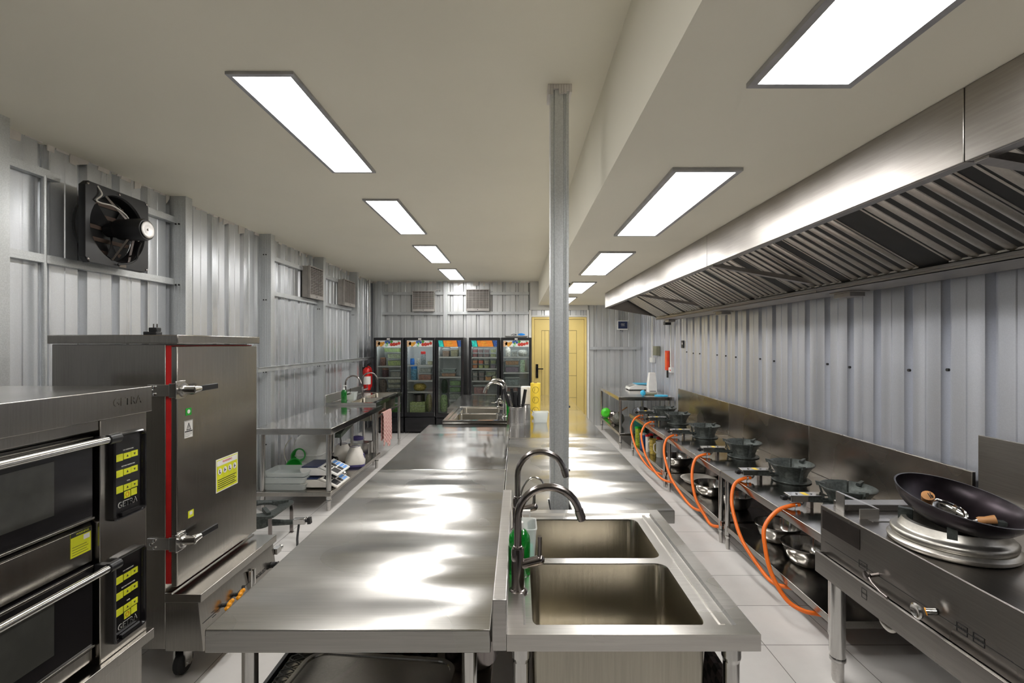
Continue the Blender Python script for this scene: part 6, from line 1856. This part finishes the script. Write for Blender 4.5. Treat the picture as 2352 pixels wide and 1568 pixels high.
def colander(label, x, y, z, tilt):
    m = MB()
    m.lathe([(0.001, 0), (0.03, 0), (0.055, 0.02), (0.075, 0.055), (0.084, 0.058), (0.084, 0.062), (0.072, 0.060), (0.05, 0.024), (0.001, 0.004)], n=32)
    m.xf(Matrix.Rotation(tilt, 4, 'X'))
    o = m.build('plastic_strainer', M['green'], origin=(0, 0, 0)); o.location = (x, y, z)
    tag(o, label, 'strainer')
colander('green plastic strainer standing on edge in front, under the left worktable', -2.33, 5.03, LZ + 0.13, 1.2)
colander('green plastic strainer behind the front one, under the left worktable', -2.50, 5.50, LZ + 0.13, 1.2)
t = thing('rice_cooker', 'large white rounded rice container at the back of the left undershelf', 'rice cooker', (-2.42, 5.62, LZ))
m = MB()
q = lambda k, z: [(u, v, z) for u, v in rrect(0, 0, 0.32 * k, 0.30 * k, 0.07 * k, 6)]
m.loft([q(0.95, 0.0), q(1.0, 0.02), q(1.0, 0.13), q(1.05, 0.135), q(1.05, 0.15), q(1.0, 0.155), q(0.97, 0.26), q(0.88, 0.33), q(0.7, 0.36), q(0.4, 0.37)])
m.build('cooker_body', M['white'], t, sharp=50)
MB().tube([(-0.19, 0, 0.30), (-0.21, 0, 0.24), (-0.215, 0, 0.12), (-0.20, 0, 0.05)], 0.008, 8).build('lift_handle', M['white'], t)
t = tag(MB().box(-2.56, -2.47, 5.60, 5.66, 0.55, 0.66).build('wall_socket', M['white'], bevel=0.005), 'white socket box hanging behind the rice container', 'socket')
def blender_base(label, x, y, s_=1.0):
    t = thing('countertop_blender', label, 'blender', (x, y, LZ), 0.25, 'blender bases under the left worktable')
    m = MB()
    q = lambda w_, z, r_: [(u * s_, v * s_, z * s_) for u, v in rrect(0, 0, w_, w_ * 0.95, r_, 6)]
    m.loft([q(0.22, 0.03, 0.05), q(0.225, 0.05, 0.05), q(0.21, 0.09, 0.06), q(0.16, 0.17, 0.065), q(0.13, 0.20, 0.064), q(0.125, 0.215, 0.062), q(0.10, 0.22, 0.05)])
    m.build('motor_housing', M['cream'], t, sharp=50)
    MB().lathe([(0.048 * s_, 0.2195 * s_), (0.05 * s_, 0.224 * s_), (0.03 * s_, 0.212 * s_), (0.001, 0.212 * s_)], n=24).build('coupling', M['purple'], t)
    m = MB()
    m.loft([q(0.21, 0.0, 0.05), q(0.222, 0.008, 0.05), q(0.222, 0.03, 0.05)])
    m.build('base_skirt', M['purple'], t)
    m = MB().loft([[(x_ * s_, y_ * s_, z_ * s_) for x_, y_, z_ in r_] for r_ in ([(0.085, -0.03, 0.085), (0.108, -0.03, 0.085), (0.100, -0.03, 0.135), (0.08, -0.03, 0.135)], [(0.085, 0.03, 0.085), (0.108, 0.03, 0.085), (0.100, 0.03, 0.135), (0.08, 0.03, 0.135)])])
    m.build('switch_panel', M['purple'], t)
    return t
blender_base('white blender base with purple trim, nearer the aisle on the left undershelf', -1.905, 5.60)
blender_base('white blender base behind and left of the other one', -2.11, 5.76)
t = thing('blender_jar', 'steel rimmed clear blender jar with purple lid behind the blender bases', 'jar', (-2.02, 6.02, LZ))
MB().lathe([(0.001, 0), (0.05, 0), (0.055, 0.02), (0.07, 0.22), (0.066, 0.22), (0.05, 0.02)], n=24).build('jar_wall', M['clear'], t)
MB().lathe([(0.075, 0.22), (0.078, 0.25), (0.04, 0.265), (0.001, 0.265)], n=24).build('lid', M['purple'], t)
t = thing('water_jug', 'clear plastic water jug behind the scale stack', 'jug', (-2.18, 5.35, LZ))
MB().lathe([(0.001, 0), (0.06, 0), (0.065, 0.02), (0.065, 0.24), (0.04, 0.29), (0.03, 0.32), (0.001, 0.32)], n=24).build('jug_body', M['clear'], t)
tag(blob((-2.14, 5.52, LZ), 0.07, 0.8, 12, 0.3, 20).build('cable_bundle', M['gloss_black'], sharp=30), 'bundled black cable between the scales and the blender bases', 'cable')
t = thing('gas_regulator', 'brass and chrome gas regulator hanging from the left worktable shelf edge', 'regulator', (-1.90, 5.15, LZ))
m = MB().cyl((0, 0, 0.02), (0.0, 0.10, 0.03), 0.012, n=12).sphere((0.03, -0.01, 0.03), 0.03, 14, 8).cyl((0.03, -0.01, 0.03), (0.03, -0.05, 0.03), 0.02, n=12)
m.build('regulator_body', M['chrome'], t)
MB().cyl((-0.02, 0.05, 0.03), (0.02, 0.12, 0.06), 0.022, n=12).build('diaphragm', food((0.05, 0.10, 0.05)), t)
o = tag(MB().box(-2.16, -1.88, 6.02, 6.20, LZ, LZ + 0.17).build('steel_box', M['leg'], bevel=0.004), 'steel box at the far end of the left undershelf', 'box')
t = thing('meat_slicer', 'dark green metal press hanging close under the left worktable top', 'press', (-2.02, 5.62, 0.56))
# stands on the shelf on a slim steel column
m = MB().prism([(-0.25, 0.0), (0.24, 0.10), (0.24, 0.16), (0.0, 0.12), (-0.25, 0.045)], -0.035, 0.035, 'X')
m.build('press_arm', food((0.06, 0.08, 0.06)), t)
MB().cyl((0, 0.2, 0.11), (0, 0.2, -0.369), 0.018, n=14).build('press_column', M['leg'], t)
MB().tube([(0, -0.2, 0.02), (0.03, -0.24, -0.03), (0.03, -0.25, -0.09)], 0.008, 8).build('press_handle', M['black'], t)
t = tag(MB().tube(spline([(-2.45, 5.18, 0.60), (-2.52, 5.18, 0.50), (-2.53, 5.2, 0.38), (-2.45, 5.2, 0.23), (-2.40, 5.3, 0.2)], 6), 0.006, 8).build('white_cable', M['cream']), 'pale cable looping down behind the rice container', 'cable')

# ---------------------------------------------------------------- cast iron stove on the floor
t = thing('floor_stove', 'low black cast iron gas stove on the floor beyond the steamer cabinet', 'stove', (-2.13, 3.95, 0))
cx_, cy_ = -2.12, 3.93
m = MB(); n = 32; z = 0.25
outer = [(cx_ + 0.20 * c, cy_ + 0.20 * s_) for c, s_ in [(max(-1, min(1, 1.35 * math.cos(2 * PI * (j + 0.5) / n))), max(-1, min(1, 1.35 * math.sin(2 * PI * (j + 0.5) / n)))) for j in range(n)]]
inner = [(cx_ + 0.135 * math.cos(2 * PI * (j + 0.5) / n), cy_ + 0.135 * math.sin(2 * PI * (j + 0.5) / n)) for j in range(n)]
m.loft([[(x, y, z) for x, y in outer], [(x, y, z + 0.018) for x, y in outer], [(x, y, z + 0.018) for x, y in inner], [(x, y, z) for x, y in inner]], closed=True)
m.build('stove_top', M['iron'], t, world=True)
for a in (PI / 4, 3 * PI / 4, 5 * PI / 4, 7 * PI / 4):
    c, s_ = math.cos(a), math.sin(a)
    m = MB().bar((cx_ + 0.22 * c, cy_ + 0.22 * s_, 0.272), (cx_ + 0.10 * c, cy_ + 0.10 * s_, 0.285), 0.03, 0.03)
    m.build('pot_support', M['iron'], t, world=True)
    x, y = cx_ + 0.25 * c, cy_ + 0.25 * s_
    m = MB().box(x - 0.014, x + 0.014, y - 0.004, y + 0.004, 0, 0.25).box(x - 0.016, x + 0.016, y - 0.016, y + 0.016, 0, 0.006)
    m.build('leg', M['gun'], t, world=True)
MB().lathe([(0.001, 0.12), (0.07, 0.12), (0.08, 0.16), (0.06, 0.20), (0.03, 0.205), (0.001, 0.205)], (cx_, cy_, 0), 28).build('burner_head', M['iron'], t, world=True)
MB().tube([(cx_ + 0.06, cy_, 0.15), (cx_ + 0.20, cy_, 0.15), (cx_ + 0.29, cy_, 0.155)], [0.03, 0.022, 0.020], 14).build('mixing_pipe', M['iron'], t, world=True)
m = MB().bar((cx_ + 0.28, cy_, 0.16), (cx_ + 0.38, cy_, 0.165), 0.05, 0.05)
v = m.build('gas_valve', M['leg'], t, world=True, bevel=0.006)
MB().cyl((cx_ + 0.38, cy_, 0.165), (cx_ + 0.40, cy_, 0.165), 0.012, n=12).bar((cx_ + 0.395, cy_, 0.165), (cx_ + 0.42, cy_, 0.168), 0.035, 0.05).build('valve_knob', M['black'], v, world=True)
MB().tube(spline([(cx_ + 0.33, cy_ - 0.02, 0.14), (cx_ + 0.335, cy_ - 0.05, 0.08), (cx_ + 0.35, cy_ - 0.09, 0.03), (cx_ + 0.40, cy_ - 0.16, 0.010), (cx_ + 0.55, cy_ - 0.2, 0.010)], 7), 0.009, 10).build('gas_hose', M['rubber'], t, world=True)
